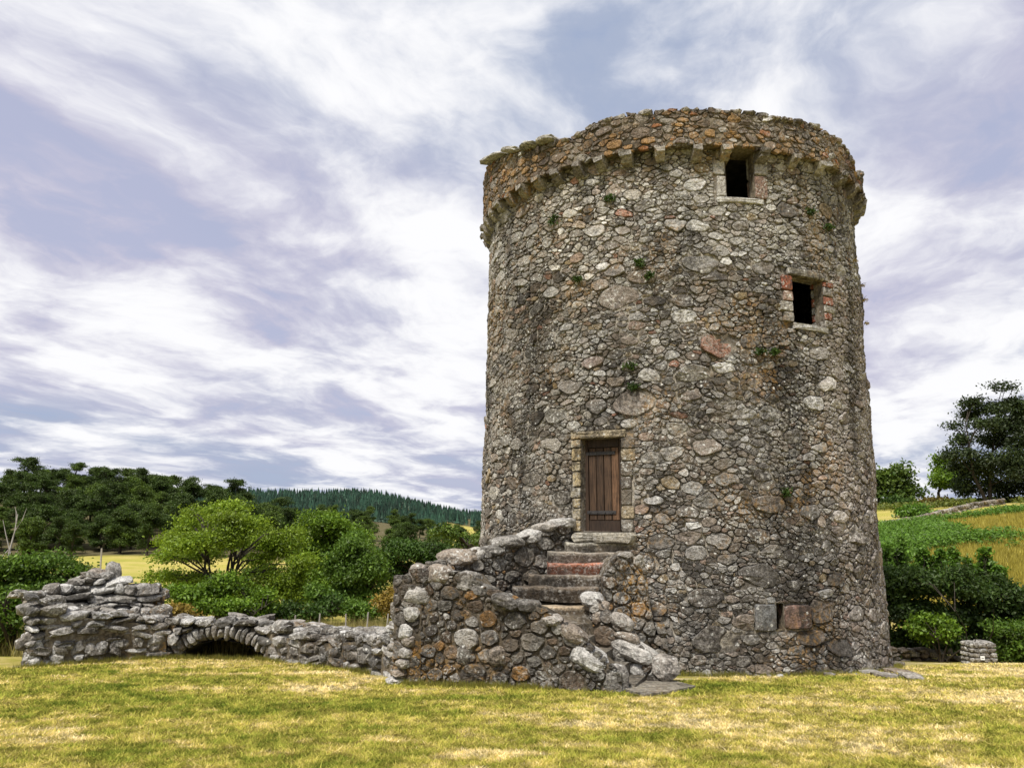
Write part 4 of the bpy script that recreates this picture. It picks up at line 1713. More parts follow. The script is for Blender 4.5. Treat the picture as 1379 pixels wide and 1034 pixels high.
# ------------------------------------------------------------------ trees and shrubs
def leaves_for(centres, rads, nleaf, size, sub=.35, rnd=NR, flat=.55, up=.35):
    """leaf quads clustered on little twigs spread through the given ellipsoids"""
    centres, rads = np.asarray(centres, float), np.asarray(rads, float)
    area = (rads[:, 0] * rads[:, 2] + rads[:, 0] * rads[:, 1] + rads[:, 1] * rads[:, 2])
    prob = area / area.sum()
    per = 14
    nt = max(8, nleaf // per)
    ci = rnd.choice(len(centres), nt, p=prob)
    dv = rnd.normal(size=(nt, 3))
    dv[:, 2] += .25
    dv /= np.linalg.norm(dv, axis=1)[:, None]
    rr = rnd.uniform(.1, 1.0, nt) ** .5
    tw = centres[ci] + dv * rads[ci] * rr[:, None]
    li = np.repeat(np.arange(nt), per)
    N = len(li)
    g = rnd.normal(size=(N, 3)) * sub * np.array([1, 1, flat])
    pos = tw[li] + g
    out = dv[li]
    nrm = out * .5 + rnd.normal(size=(N, 3)) * .6 + np.array([0, 0, up])
    nrm /= np.linalg.norm(nrm, axis=1)[:, None]
    a = np.cross(nrm, rnd.normal(size=(N, 3)))
    a /= np.linalg.norm(a, axis=1)[:, None]
    b = np.cross(nrm, a)
    s = size * rnd.uniform(.6, 1.3, N)[:, None]
    V = np.stack([pos - a * s * .55, pos + b * s * .32 + nrm * s * .08, pos + a * s * .55, pos - b * s * .32 + nrm * s * .08], 1).reshape(-1, 3)
    F = np.arange(N * 4).reshape(-1, 4)
    t = np.zeros((N, 3))
    t[:, 0] = np.clip(rnd.normal(.5, .25, N), 0, 1)
    t[:, 1] = np.clip(rnd.normal(.5, .2, len(centres))[ci][li] + rnd.normal(0, .12, nt)[li] + rnd.normal(0, .1, N), 0, 1)
    return V, F, np.repeat(t, 4, 0)


def branches_for(base, centres, rads, r0, stems=1, lean=.0, rnd=R_):
    """trunk(s) and a limb to every clump"""
    parts = []
    base = np.asarray(base, float)
    C = np.asarray(centres, float)
    top = C[:, 2].max()
    fork = base + np.array([0, 0, (C[:, 2].mean() - base[2]) * .45])
    stemtops = []
    for k in range(stems):
        off = np.array([rnd.gauss(0, lean), rnd.gauss(0, lean), 0])
        tip = np.array([C[:, 0].mean(), C[:, 1].mean(), base[2] + (top - base[2]) * .72]) + off * 2.2
        p = [base + off * .15 - np.array([0, 0, .25]), base * .7 + fork * .3 + off * .4, fork + off, (fork + off + tip) / 2 + np.array([rnd.gauss(0, .1), rnd.gauss(0, .1), 0]), tip]
        r = r0 / math.sqrt(stems)
        parts.append(tube_vf(p, [r * 1.35, r, r * .8, r * .5, r * .15], 8))
        stemtops.append(p)
    for c, rd in list(zip(C, rads))[::max(1, len(C) // 45)]:
        st = min(stemtops, key=lambda p: np.linalg.norm((p[2] - c)[:2]))
        f = np.clip((c[2] - st[2][2]) / (st[4][2] - st[2][2] + 1e-6) - .35, 0, .9)
        a = st[2] + (st[4] - st[2]) * f
        if c[2] < st[2][2]:
            f2 = np.clip((c[2] - base[2]) / (st[2][2] - base[2] + 1e-6) - .25, .1, 1)
            a = base + (st[2] - base) * f2
        mid = (a + c) / 2 + np.array([rnd.gauss(0, .12), rnd.gauss(0, .12), .15 * np.linalg.norm(c - a)])
        r = r0 * .28 / math.sqrt(stems) ** .5
        parts.append(tube_vf([a, mid, c], [r, r * .7, r * .3], 5))
        for _ in range(3):
            d = np.array([rnd.gauss(0, 1), rnd.gauss(0, 1), rnd.gauss(.2, .8)])
            d /= np.linalg.norm(d)
            parts.append(tube_vf([mid * .3 + c * .7, c + d * rd * .85], [r * .35, r * .1], 4))
    return join_vf(parts)


def split_clumps(C, Rd, seed, n=7, f=.47):
    """break every mass of foliage into smaller sprays so that outlines turn ragged and gaps open"""
    rg = np.random.default_rng(seed)
    c2, r2 = [], []
    for c, r in zip(C, Rd):
        for k in range(n):
            d = rg.normal(size=3)
            d[2] = d[2] * .8 + .25
            d /= np.linalg.norm(d)
            c2.append(c + d * r * rg.uniform(.35, .92))
            q = rg.uniform(.7, 1.25) * f
            r2.append(r * np.array([q * 1.15, q * 1.15, q * .75]))
    return np.array(c2), np.array(r2)


def px_clumps(lst, Y, deep=1.0, seed=1):
    rg = random.Random(seed)
    C, Rd = [], []
    for x, y, rx, ry in lst:
        yy = Y + rg.uniform(-1, 1) * deep
        m = pxm(y, yy)
        C.append(at(x, y, yy))
        Rd.append((rx * m, (rx + ry) / 2 * m, ry * m))
    return split_clumps(np.array(C), np.array(Rd), seed)


def tree(name, label, cat, base, C, Rd, nleaf, size, leafmat, bark, r0=.14, stems=1, lean=.1, sub=.3, group=None, flat=.55, trunk='trunk'):
    t = thing(name, label, cat, base, group)
    V, F, tn = leaves_for(C, Rd, nleaf, size, sub, flat=flat)
    part('crown', V, F, leafmat, t, tn, centre=False)
    V, F = branches_for(base, C, Rd, r0, stems, lean)
    part(trunk, V, F, bark, t, centre=False)
    return t


def base_under(px, Y):
    x = at(px, 800, Y)[0]
    return np.array([x, Y, float(ground_z(x, Y))])


def build_mid_trees():
    C, Rd = px_clumps([(285, 692, 34, 14), (250, 714, 30, 16), (320, 706, 36, 18), (285, 730, 42, 20), (362, 728, 28, 20), (394, 735, 18, 22), (224, 730, 11, 9), (236, 748, 20, 8), (268, 750, 22, 12),
                       (222, 776, 26, 9), (280, 790, 42, 24), (330, 800, 36, 24), (372, 776, 28, 22), (392, 798, 20, 22), (255, 806, 22, 16), (350, 755, 16, 12), (318, 688, 14, 9), (262, 690, 10, 8), (345, 818, 28, 12), (404, 760, 14, 18)], 30, 1.3, 2)
    tree('ash_tree', 'feathery yellow-green many-stemmed tree just beyond the vault wall', 'tree', base_under(300, 30), C, Rd, 56000, .10, L_YELLOW, M_BARKD, .22, 5, .55, .24, flat=.45)
    C, Rd = px_clumps([(435, 704, 32, 18), (458, 722, 32, 24), (415, 738, 22, 28), (440, 760, 38, 34), (474, 735, 18, 24), (425, 795, 30, 30), (488, 752, 12, 26), (450, 800, 30, 28)], 36, 1.2, 3)
    tree('sycamore_tree', 'round-headed green tree with a dark shaded underside', 'tree', base_under(440, 36), C, Rd, 34000, .13, L_BRIGHT, M_BARKD, .3, 1, .1, .26)
    C, Rd = px_clumps([(475, 742, 20, 18), (482, 770, 26, 24), (470, 800, 26, 24), (496, 768, 14, 24), (452, 765, 12, 16), (492, 805, 18, 22), (478, 728, 8, 10)], 31, .9, 4)
    tree('ash_sapling', 'bushy light green young tree in front of the round-headed tree', 'tree', base_under(475, 31), C, Rd, 24000, .11, L_MID, M_BARKD, .12, 2, .2, .2)
    C, Rd = px_clumps([(545, 736, 28, 18), (577, 745, 22, 18), (528, 768, 22, 26), (560, 785, 32, 32), (594, 748, 16, 12), (540, 812, 24, 18), (590, 785, 18, 26)], 38, 1.2, 5)
    tree('alder_tree', 'dark green tree rising behind the staircase parapet', 'tree', base_under(555, 38), C, Rd, 26000, .13, L_DARK, M_BARKD, .22, 1, .1, .26)
    C, Rd = px_clumps([(620, 730, 16, 10), (645, 738, 20, 14), (605, 745, 16, 12), (600, 715, 14, 10), (660, 730, 20, 14)], 60, 2, 6)
    tree('hazel_tree', 'small dark tree below the far yellow meadow', 'tree', base_under(625, 60), C, Rd, 5000, .24, L_FOREST2, M_BARKD, .15, 1, .1, .3)
    C, Rd = px_clumps([(535, 808, 14, 12), (548, 798, 10, 10), (522, 815, 12, 12), (540, 822, 16, 10)], 25, .5, 7)
    tree('gorse_bush', 'brownish gold bush against the staircase flank', 'bush', base_under(535, 25), C, Rd, 3500, .10, L_OCHRE, M_BARKD, .05, 3, .2, .15)
    C, Rd = px_clumps([(238, 826, 14, 10), (252, 832, 12, 8), (228, 834, 10, 8)], 20.5, .3, 8)
    tree('broom_bush', 'orange ochre bush behind the wall, left of the vault', 'bush', base_under(240, 20.5), C, Rd, 2600, .08, L_OCHRE, M_BARKD, .04, 3, .2, .12)
    # the dark rounded bush under the yellow tree, and undergrowth by the wall
    C, Rd = px_clumps([(395, 822, 24, 12), (370, 830, 18, 10), (420, 826, 18, 12), (440, 815, 16, 14)], 27, .6, 9)
    tree('bramble_bush', 'low dark bramble thicket under the trees behind the vault', 'bush', base_under(400, 27), C, Rd, 5000, .11, L_DARK, M_BARKD, .05, 4, .3, .16)
    C, Rd = px_clumps([(245, 800, 22, 14), (280, 808, 26, 16), (318, 815, 26, 14), (350, 812, 22, 16), (300, 790, 24, 14), (262, 822, 22, 10), (335, 828, 26, 8)], 25.5, .6, 41)
    tree('willow_bush', 'spreading mid-green bush filling in under the yellow-green tree', 'bush', base_under(295, 25.5), C, Rd, 16000, .10, L_BRIGHT, M_BARKD, .07, 5, .4, .16)
    C, Rd = px_clumps([(455, 818, 20, 12), (485, 822, 22, 12), (512, 815, 18, 14), (430, 800, 14, 14)], 28, .6, 42)
    tree('nettle_bush', 'leafy green thicket at the foot of the light green young tree', 'bush', base_under(480, 28), C, Rd, 8000, .11, L_MID, M_BARKD, .05, 5, .3, .16)
    for k, (x, y, rx, ry, Y) in enumerate(((150, 765, 22, 5, 112), (190, 766, 20, 5, 115), (112, 768, 18, 7, 100), (345, 770, 16, 8, 80), (405, 775, 16, 12, 70), (515, 750, 16, 10, 80), (500, 775, 16, 14, 60))):
        C, Rd = px_clumps([(x, y, rx, ry), (x + rx * .6, y + 2, rx * .6, ry * .8), (x - rx * .6, y + 2, rx * .6, ry * .8)], Y, .8, 70 + k)
        tree('hedgerow_bush', 'low dark hedgerow bush in the dry field before the wood', 'bush', base_under(x, Y), C, Rd, 2600, .26, L_FOREST2 if k % 2 else L_FOREST, M_BARKD, .08, 2, .3, .3, group='hedgerow bushes in the dry field')
    # big shrub at the left edge
    C, Rd = px_clumps([(60, 758, 40, 12), (20, 768, 34, 20), (95, 768, 20, 12), (14, 815, 30, 28), (62, 785, 42, 22), (2, 855, 22, 22), (-30, 790, 40, 40), (-25, 850, 40, 30), (110, 790, 12, 14), (30, 790, 30, 20)], 19.5, .6, 10)
    tree('elder_shrub', 'dense dark green shrub with light shoots behind the wall stump', 'bush', base_under(30, 19.5), C, Rd, 34000, .085, L_MID, M_BARKD, .1, 4, .4, .16)
    # old trees on the right hill
    C, Rd = px_clumps([(1352, 521, 15, 5), (1310, 545, 16, 7), (1302, 560, 18, 6), (1340, 552, 22, 8), (1372, 548, 20, 10), (1288, 573, 12, 5), (1325, 572, 26, 8), (1360, 575, 26, 12), (1296, 592, 18, 7), (1335, 595, 26, 10), (1380, 600, 22, 16),
                       (1300, 612, 22, 8), (1345, 620, 30, 12), (1288, 628, 14, 7), (1322, 638, 30, 14), (1372, 635, 28, 18), (1305, 655, 26, 14), (1350, 655, 30, 14), (1395, 570, 24, 26), (1405, 640, 26, 26), (1415, 600, 26, 40)], 76, 2.2, 11)
    Rd[:, 2] *= 2.7
    Rd[:, :2] *= 1.1
    tree('spreading_tree', 'tall spreading dark tree with ragged open crown on the hill', 'tree', base_under(1345, 76), C, Rd, 46000, .25, L_OLDPINE, M_BARKD, .24, 2, .7, .34, flat=.6)
    C, Rd = px_clumps([(1278, 640, 16, 18), (1270, 628, 10, 12), (1284, 652, 14, 14), (1266, 650, 10, 14)], 92, 1.2, 12)
    tree('hawthorn_tree', 'small mid-green tree beside the tall dark tree', 'tree', base_under(1277, 92), C, Rd, 5000, .34, L_BRIGHT, M_BARKD, .2, 1, .1, .4)
    C, Rd = px_clumps([(1205, 640, 20, 18), (1190, 655, 24, 24), (1224, 656, 16, 18), (1165, 650, 24, 26), (1140, 655, 30, 26), (1212, 668, 20, 14)], 88, 2, 13)
    tree('beech_tree', 'dark rounded tree showing past the tower on the hill', 'tree', base_under(1195, 88), C, Rd, 11000, .36, L_FOREST2, M_BARKD, .35, 1, .1, .45)
    for k, (x, y, rx, ry, Y, mat, lab) in enumerate([(1210, 676, 16, 6, 80, L_DARK, 'low dark gorse clump at the foot of the rounded hill tree'), (1232, 688, 18, 8, 66, L_FERN, 'domed bright green fern clump above the field wall'),
                                                  (1258, 677, 16, 5, 76, L_OCHRE2, 'golden brown gorse patch between the hill trees'), (1290, 678, 13, 5, 74, L_FERN2, 'olive green scrub patch under the tall dark tree')]):
        C, Rd = px_clumps([(x, y, rx, ry), (x + rx * .6, y + 1, rx * .5, ry * .7), (x - rx * .6, y + 1, rx * .5, ry * .7)], Y, .5, 20 + k)
        tree('gorse_clump' if k != 1 else 'fern_clump', lab, 'bush', base_under(x, Y), C, Rd, 2500, .28, mat, M_BARKD, .06, 2, .2, .3)


build_mid_trees()


def dead_tree():
    base = base_under(12, 21)
    t = thing('dead_tree', 'bare bleached dead sapling sticking out of the shrub', 'tree', base)
    segs = []
    P = lambda x, y: at(x, y, 21)
    lines = [((8, 800), (12, 745), (20, 715), (24, 692)), ((14, 745), (8, 720), (4, 700)), ((20, 715), (30, 700), (36, 684)), ((12, 740), (0, 752), (-10, 748)), ((22, 705), (22, 690), (20, 682)), ((10, 760), (22, 745), (26, 735))]
    for k, l in enumerate(lines):
        pts = [P(*q) for q in l]
        r = .035 if k == 0 else .018
        segs.append(tube_vf(pts, np.linspace(r, r * .3, len(pts)), 5))
    segs.append(tube_vf([base - np.array([0, 0, .2]), P(8, 800)], [.05, .036], 6))
    V, F = join_vf(segs)
    part('branches', V, F, M_DEAD, t)


dead_tree()


# fence posts in the rough grass beyond the wall
def build_fence():
    grp = 'fence posts in the rough grass'
    for x, y0, y1, Y in ((431, 826, 846, 23), (466, 826, 846, 23), (496, 824, 846, 23.2), (523, 826, 846, 23.4), (398, 828, 846, 23)):
        b = base_under(x, Y)
        t = at(x, y0, Y)
        V, F = tube_vf([b - np.array([0, 0, .3]), (b + t) / 2 + np.array([R_.gauss(0, .01), 0, 0]), t], [.026, .025, .022], 6)
        o = part('fence_post', V, F, M_DEAD, None)
        tagit(o, 'weathered wooden fence post in the seeding grass behind the wall', 'post', grp)
    b = at(136, 765, 70)
    t = at(137, 738, 70)
    V, F = tube_vf([np.array([b[0], 70, float(ground_z(b[0], 70)) - .3]), t], [.09, .07], 7)
    tagit(part('marker_pole', V, F, M_DEAD, None), 'thin pale pole standing alone in the field before the wood', 'pole')


build_fence()


# hedge, bright shrub and saplings on the right
def build_hedge():
    C, Rd = px_clumps([(1212, 790, 24, 26), (1245, 785, 26, 26), (1288, 785, 30, 24), (1330, 798, 28, 24), (1370, 806, 26, 22), (1222, 830, 28, 30), (1262, 832, 30, 24), (1305, 835, 30, 22), (1350, 838, 26, 20), (1395, 830, 40, 40), (1215, 868, 16, 18), (1240, 862, 18, 14), (1268, 862, 18, 14), (1292, 866, 16, 16), (1345, 878, 20, 12), (1330, 865, 22, 20), (1365, 868, 24, 18), (1400, 870, 30, 20), (1190, 800, 30, 40)], 22.3, .4, 30)
    Rd[:, 1] = np.minimum(Rd[:, 1], .7)
    tree('laurel_hedge', 'thick dark green hedge along the right edge of the lawn', 'hedge', base_under(1300, 22.3), C, Rd, 46000, .10, L_HEDGE, M_BARKD, .06, 8, .8, .16, trunk='stems')
    C, Rd = px_clumps([(1355, 848, 18, 10), (1378, 852, 20, 13), (1335, 845, 10, 7), (1400, 855, 20, 16), (1350, 868, 16, 12), (1375, 872, 18, 12), (1352, 884, 14, 8), (1378, 885, 18, 8), (1400, 880, 18, 10)], 20.9, .2, 31)
    tree('privet_bush', 'bright green bush bulging from the hedge beside the pillar', 'bush', base_under(1370, 20.9), C, Rd, 6000, .09, L_MID, M_BARKD, .05, 4, .25, .12, trunk='stems')
    C, Rd = px_clumps([(1255, 838, 20, 9), (1272, 846, 16, 9), (1240, 845, 10, 7), (1250, 858, 16, 8), (1270, 860, 14, 8)], 21.2, .2, 32)
    tree('holly_bush', 'mid-green leafy bush in the hedge above the low rubble wall', 'bush', base_under(1258, 21.2), C, Rd, 3500, .09, L_BRIGHT, M_BARKD, .05, 4, .2, .12, trunk='stems')
    rg = random.Random(4)
    for x, top, w, Y in ((1214, 722, 14, 23.2), (1240, 735, 12, 23.2), (1262, 742, 13, 23), (1284, 738, 15, 23.4), (1304, 752, 10, 23), (1328, 740, 12, 23.2), (1345, 765, 9, 23), (1195, 735, 14, 23.4)):
        lst = []
        y = top + 4
        while y < 800:
            f = (y - top) / (800 - top)
            lst.append((x + rg.uniform(-3, 3), y, 2 + w * (.25 + .75 * f) * rg.uniform(.6, 1.1), 4.5))
            y += 8
        C, Rd = px_clumps(lst, Y, .15, int(x))
        tree('sapling', 'slender green sapling shooting up out of the dark hedge', 'tree', base_under(x, Y), C, Rd, 2600, .10, L_FERN, M_BARKD, .035, 1, .02, .07, group='saplings growing out of the hedge', flat=.7)


build_hedge()


# ------------------------------------------------------------------ bracken, rough grass
def scatter_leaves(name, label, cat, XY, hgt, spread, size, per, mat, rnd, upright=False):
    XY = np.asarray(XY)
    z = ground_z(XY[:, 0], XY[:, 1])
    li = np.repeat(np.arange(len(XY)), per)
    N = len(li)
    h = hgt * rnd.uniform(.6, 1.25, len(XY))
    if upright:
        ang = rnd.uniform(0, 2 * math.pi, N)
        base = np.column_stack([XY[li] + rnd.normal(0, spread, (N, 2)), z[li]])
        L = h[li] * rnd.uniform(.6, 1.1, N)
        lean = rnd.normal(0, .22, (N, 2)) * L[:, None]
        w = size * rnd.uniform(.6, 1.3, N)
        dx = np.column_stack([np.cos(ang), np.sin(ang)]) * w[:, None]
        b0 = base.copy()
        b0[:, :2] -= dx
        b1 = base.copy()
        b1[:, :2] += dx
        b0[:, 2] -= .03
        b1[:, 2] -= .03
        tip = base.copy()
        tip[:, :2] += lean
        tip[:, 2] += L
        V = np.stack([b0, b1, tip], 1).reshape(-1, 3)
        F = np.arange(N * 3).reshape(-1, 3)
        k = 3
    else:
        pos = np.column_stack([XY[li] + rnd.normal(0, spread, (N, 2)), z[li] + h[li] * rnd.uniform(.15, 1.0, N) ** .6])
        nrm = rnd.normal(size=(N, 3)) * .5 + np.array([0, -.25, .8])
        nrm /= np.linalg.norm(nrm, axis=1)[:, None]
        a = np.cross(nrm, rnd.normal(size=(N, 3)))
        a /= np.linalg.norm(a, axis=1)[:, None]
        b = np.cross(nrm, a)
        s = size * rnd.uniform(.6, 1.3, N)[:, None]
        V = np.stack([pos - a * s * .6, pos + b * s * .28, pos + a * s * .6 - nrm * s * .15, pos - b * s * .28], 1).reshape(-1, 3)
        F = np.arange(N * 4).reshape(-1, 4)
        k = 4
    t = np.zeros((N, 3))
    t[:, 0] = np.clip(rnd.normal(.5, .25, N), 0, 1)
    t[:, 1] = np.clip(rnd.normal(.5, .2, len(XY))[li] + rnd.normal(0, .1, N), 0, 1)
    o = obj(name, mesh_data(name, V, F, np.repeat(t, k, 0)), mat)
    return tagit(o, label, cat, kind='stuff')


def build_ground_cover():
    rnd = np.random.default_rng(3)
    # bracken on the right-hand slope: thick on the left of the slope, in tongues further right
    n = 26000
    Y = rnd.uniform(25, 62, n)
    px = rnd.uniform(1120, 1420, n)
    X = (px - CXP) / FPX * Y * 1.03
    f = fbm(X * .16 + 5, Y * .12 + 2, 4)
    u = (px - 1180) / 200
    v = (Y - 25) / 37
    want = .5 + (f - .5) * 1.9 + .30 * sstep(Y + 12 * (fbm(X * .22, Y * .1 + 4, 3) - .5) - 13 * (px - 1250) / 130, 40, 45) - .12 * sstep(px, 1270, 1310) + .34 * sstep(px, 1270, 1215) + rnd.normal(0, .04, n)
    ok = (want > .76) & (Y < 55 + 5 * (fbm(X * .3, Y * 0 + 3, 2) - .5))
    scatter_leaves('bracken', 'thick green bracken spreading over the slope behind the hedge', 'bracken', np.column_stack([X, Y])[ok], 0.6, .25, .15, 9, L_FERN, rnd)
    # scrub and rank grass beyond the field wall
    n = 5200
    Y = rnd.uniform(62, 112, n)
    px = rnd.uniform(1150, 1430, n)
    X = (px - CXP) / FPX * Y * 1.03
    ok = fbm(X * .12 + 2, Y * .10 + 7, 4) > .50
    scatter_leaves('hill_scrub', 'patchy green scrub on the hilltop pasture under the trees', 'scrub', np.column_stack([X, Y])[ok], .55, .5, .30, 7, L_FERN2, rnd)
    # tall pale grass over the yellow slope
    n = 9000
    Y = rnd.uniform(26, 60, n)
    px = rnd.uniform(1180, 1430, n)
    X = (px - CXP) / FPX * Y * 1.03
    scatter_leaves('meadow_grass', 'golden dry meadow grass on the slope behind the hedge', 'grass', np.column_stack([X, Y]), .35, .25, .03, 9, L_DRY, rnd, True)
    # rough seeding grass behind the courtyard wall
    n = 4200
    px = rnd.uniform(-40, 640, n)
    Y = rnd.uniform(18.3, 27, n)
    X = (px - CXP) / FPX * Y * 1.04
    ok = (Y > 18.3 + 2 * sstep(px, 100, 20))
    scatter_leaves('rough_grass', 'tall seeding straw and green grass behind the courtyard wall', 'grass', np.column_stack([X, Y])[ok], .55, .16, .012, 12, L_GRASS, rnd, True)


L_DRY = leaf_material('golden_meadow_grass', (.26, .215, .03), (.45, .385, .08), .35)
build_ground_cover()


# ------------------------------------------------------------------ woodland on the left hill
def forest_variant(seed, kind):
    rg = np.random.default_rng(seed)
    h, w = rg.uniform(9.5, 14.5), rg.uniform(3.6, 5.8)
    n = int(rg.integers(13, 19))
    C, Rd = [], []
    for k in range(n):
        z = rg.uniform(.22, .9)
        prof = math.sin(math.pi * min(1, (z * .85 + .12))) ** .7
        a = rg.uniform(0, 2 * math.pi)
        r = w * prof * rg.uniform(.35, .85)
        C.append((r * math.cos(a), r * math.sin(a), z * h))
        s = w * rg.uniform(.3, .48)
        Rd.append((s, s, s * .72))
    C.append((0, 0, h * .86))
    Rd.append((w * .5, w * .5, h * .13))
    C, Rd = np.array(C), np.array(Rd)
    Cb, Rb = C, Rd
    C, Rd = split_clumps(C, Rd, seed, 6, .45)
    V, F, tn = leaves_for(C, Rd, 13000, .36, .38, rg, .6, .5)
    cm = mesh_data('forest_crown', V, F, tn)
    cm.materials.append(L_FOREST2 if kind else L_FOREST)
    Vb, Fb = branches_for((0, 0, 0), Cb, Rb, .32, 1, .1, random.Random(seed))
    tm = mesh_data('forest_trunk', Vb, Fb)
    tm.materials.append(M_BARKD)
    return cm, tm, h


def build_forest():
    var = [forest_variant(60 + i, i % 3 == 2) for i in range(9)]
    rg = random.Random(12)
    spots = []
    # rows up the hillside, front row at the field edge
    for Y0, dx in ((138, 5.8), (145, 6), (152, 6), (160, 6.4), (168, 6.6), (177, 6.8), (187, 7), (198, 7.4), (210, 8), (222, 8.6)):
        lo, hi = -.72 * Y0, -.31 * Y0 if Y0 < 160 else -.19 * Y0
        if Y0 < 145:
            hi = -.38 * Y0
        x = lo + rg.uniform(0, dx)
        while x < hi:
            spots.append((x + rg.uniform(-1.5, 1.5), Y0 + rg.uniform(-4, 4)))
            x += dx * rg.uniform(.8, 1.2)
    # a looser belt along the valley bottom in front of the plantation
    for Y0, dx, lo, hi in ((142, 8, -.33, -.16), (152, 8, -.31, -.10), (165, 8, -.19, -.02), (180, 8, -.19, -.02), (200, 9, -.18, .02), (222, 9, -.19, .02), (245, 9, -.24, .03), (270, 10, -.24, .03), (300, 10, -.23, .03)):
        x = lo * Y0
        while x < hi * Y0:
            if not (-.09 * Y0 < x < -.035 * Y0 and Y0 > 190):
                spots.append((x + rg.uniform(-2, 2), Y0 + rg.uniform(-6, 6)))
            x += dx * rg.uniform(.8, 1.4)
    for i, (x, y) in enumerate(spots):
        k = rg.randrange(9)
        cm, tm, h = var[k]
        tone = 'dark' if k % 3 != 2 else 'lighter green'
        if x / y > -.28:
            where = 'in the valley belt below the conifer hill'
        elif y < 152:
            where = 'at the field edge of the hillside wood'
        elif y > 200:
            where = 'on the crest of the hillside wood'
        else:
            where = 'packed into the middle of the hillside wood'
        lab = tone + ' broadleaf tree ' + where
        s = rg.uniform(.72, 1.25) * float(np.interp(y, [138, 160, 205, 225], [.62, .66, .76, .76]))
        if x / y > -.28 and y < 320:
            s *= .72
        t = thing('broadleaf_tree', lab, 'tree', (x, y, float(ground_z(x, y)) - .3), tone + ' trees ' + where, rg.uniform(0, 6.28))
        t.scale = (s * rg.uniform(.9, 1.15), s * rg.uniform(.9, 1.15), s)
        obj('crown', cm, None, t)
        obj('trunk', tm, None, t)


build_forest()


def build_conifers():
    rnd = np.random.default_rng(8)
    XY = []
    # plantation on the far hill and the fringe above the broadleaf wood
    for Y0, Y1, t0, t1, sp in ((330, 560, -.42, .05, 3.3), (228, 300, -.50, -.22, 3.6)):
        n = int((Y1 - Y0) * (t1 - t0) * (Y0 + Y1) / 2 / sp ** 2)
        Y = rnd.uniform(Y0, Y1, n)
        t = rnd.uniform(t0, t1, n)
        X = t * Y
        ok = ~((t > -.085) & (t < -.04) & (Y < 400))
        XY.append(np.column_stack([X, Y])[ok])
    XY = np.vstack(XY)
    z = ground_z(XY[:, 0], XY[:, 1])
    N = len(XY)
    H = rnd.uniform(3.4, 6.0, N)
    ns, tiers = 6, 3
    Vs, tn = [], []
    cols = np.zeros((N, 3))
    cols[:, 0] = rnd.uniform(0, 1, N)
    cols[:, 1] = np.clip(rnd.normal(.5, .25, N) + (fbm(XY[:, 0] * .05, XY[:, 1] * .05) - .5), 0, 1)
    for k in range(tiers):
        zb, zt = [.05, .32, .58][k], [.55, .8, 1.05][k]
        rb = [.24, .18, .11][k]
        for s in range(ns):
            a = 2 * math.pi * (s + .5 * (k % 2)) / ns + rnd.uniform(0, .4, N)
            rr = H * rb * rnd.uniform(.65, 1.2, N)
            Vs.append(np.column_stack([XY[:, 0] + np.cos(a) * rr, XY[:, 1] + np.sin(a) * rr, z + H * (zb + rnd.uniform(-.04, .04, N))]))
        Vs.append(np.column_stack([XY[:, 0], XY[:, 1], z + H * zt]))
    V = np.stack(Vs, 1)
    per = V.shape[1]
    F = []
    for k in range(tiers):
        o = k * (ns + 1)
        for s in range(ns):
            F.append((o + s, o + (s + 1) % ns, o + ns))
    F = (np.array(F)[None] + (np.arange(N) * per)[:, None, None]).reshape(-1, 3)
    o = obj('conifer_plantation', mesh_data('conifer_plantation', V.reshape(-1, 3), F, np.repeat(cols, per, 0)), L_PINE)
    tagit(o, 'blue-green conifer plantation covering the far hill', 'forest', kind='stuff')


build_conifers()


# ------------------------------------------------------------------ plants rooted in the tower wall
def wall_plants():
    rnd = np.random.default_rng(2)
    grp = 'weeds rooted in the tower wall'
    for x, y, r in ((748, 297, 8), (822, 268, 7), (862, 354, 7), (875, 372, 5), (848, 492, 7), (853, 520, 5), (780, 376, 4), (1088, 286, 5), (1112, 305, 4), (1022, 473, 6), (1042, 474, 4), (1056, 662, 5),):
        th, z = cyl_hit(x, y)
        c = tower_map(np.array([th * RU]), np.array([z]), np.array([.05]))[0]
        m = pxm(y, c[1])
        R = r * m
        where = 'just under the corbels' if z > 8.3 else ('high on the wall above the door' if x < 900 else 'on the wall near the square window')
        o = thing('wall_weed', 'small green weed tuft rooted ' + where, 'plant', c, grp + ' ' + where)
        V, F, tn = leaves_for([c + np.array([0, -.02, -.02])], [(R * .8, R * .4, R * .8), ], 84, .06, .045, rnd)
        part('leaves', V, F, L_HEDGE, o, tn, centre=False)
        V, F = tube_vf([c + np.append(-E0, 0) * .1, c, c + np.array([0, -.03, R])], [.012, .01, .004], 4)
        part('stem', V, F, M_BARKD, o, centre=False)
    for x, y in ((1153, 352), (1161, 385), (1163, 405), (1166, 436)):
        th, z = cyl_hit(x - 6, y)
        c = tower_map(np.array([th * RU]), np.array([z]), np.array([.04]))[0]
        o = thing('wall_sprig', 'thin dry sprig sticking out of the right edge of the tower', 'plant', c, 'sprigs on the tower edge')
        seg = []
        for k in range(3):
            d = np.append(E1, 0) * R_.uniform(.06, .13) + np.array([0, 0, R_.uniform(-.02, .1)])
            seg.append(tube_vf([c, c + d * .5 + np.array([0, 0, .02]), c + d], [.007, .005, .002], 4))
        V, F = join_vf(seg)
        part('stem', V, F, M_BARKD, o, centre=False)
        V, F, tn = leaves_for([c + np.append(E1, 0) * .045], [(.045, .04, .03)], 28, .022, .02, rnd)
        part('leaves', V, F, L_OCHRE, o, tn, centre=False)


wall_plants()


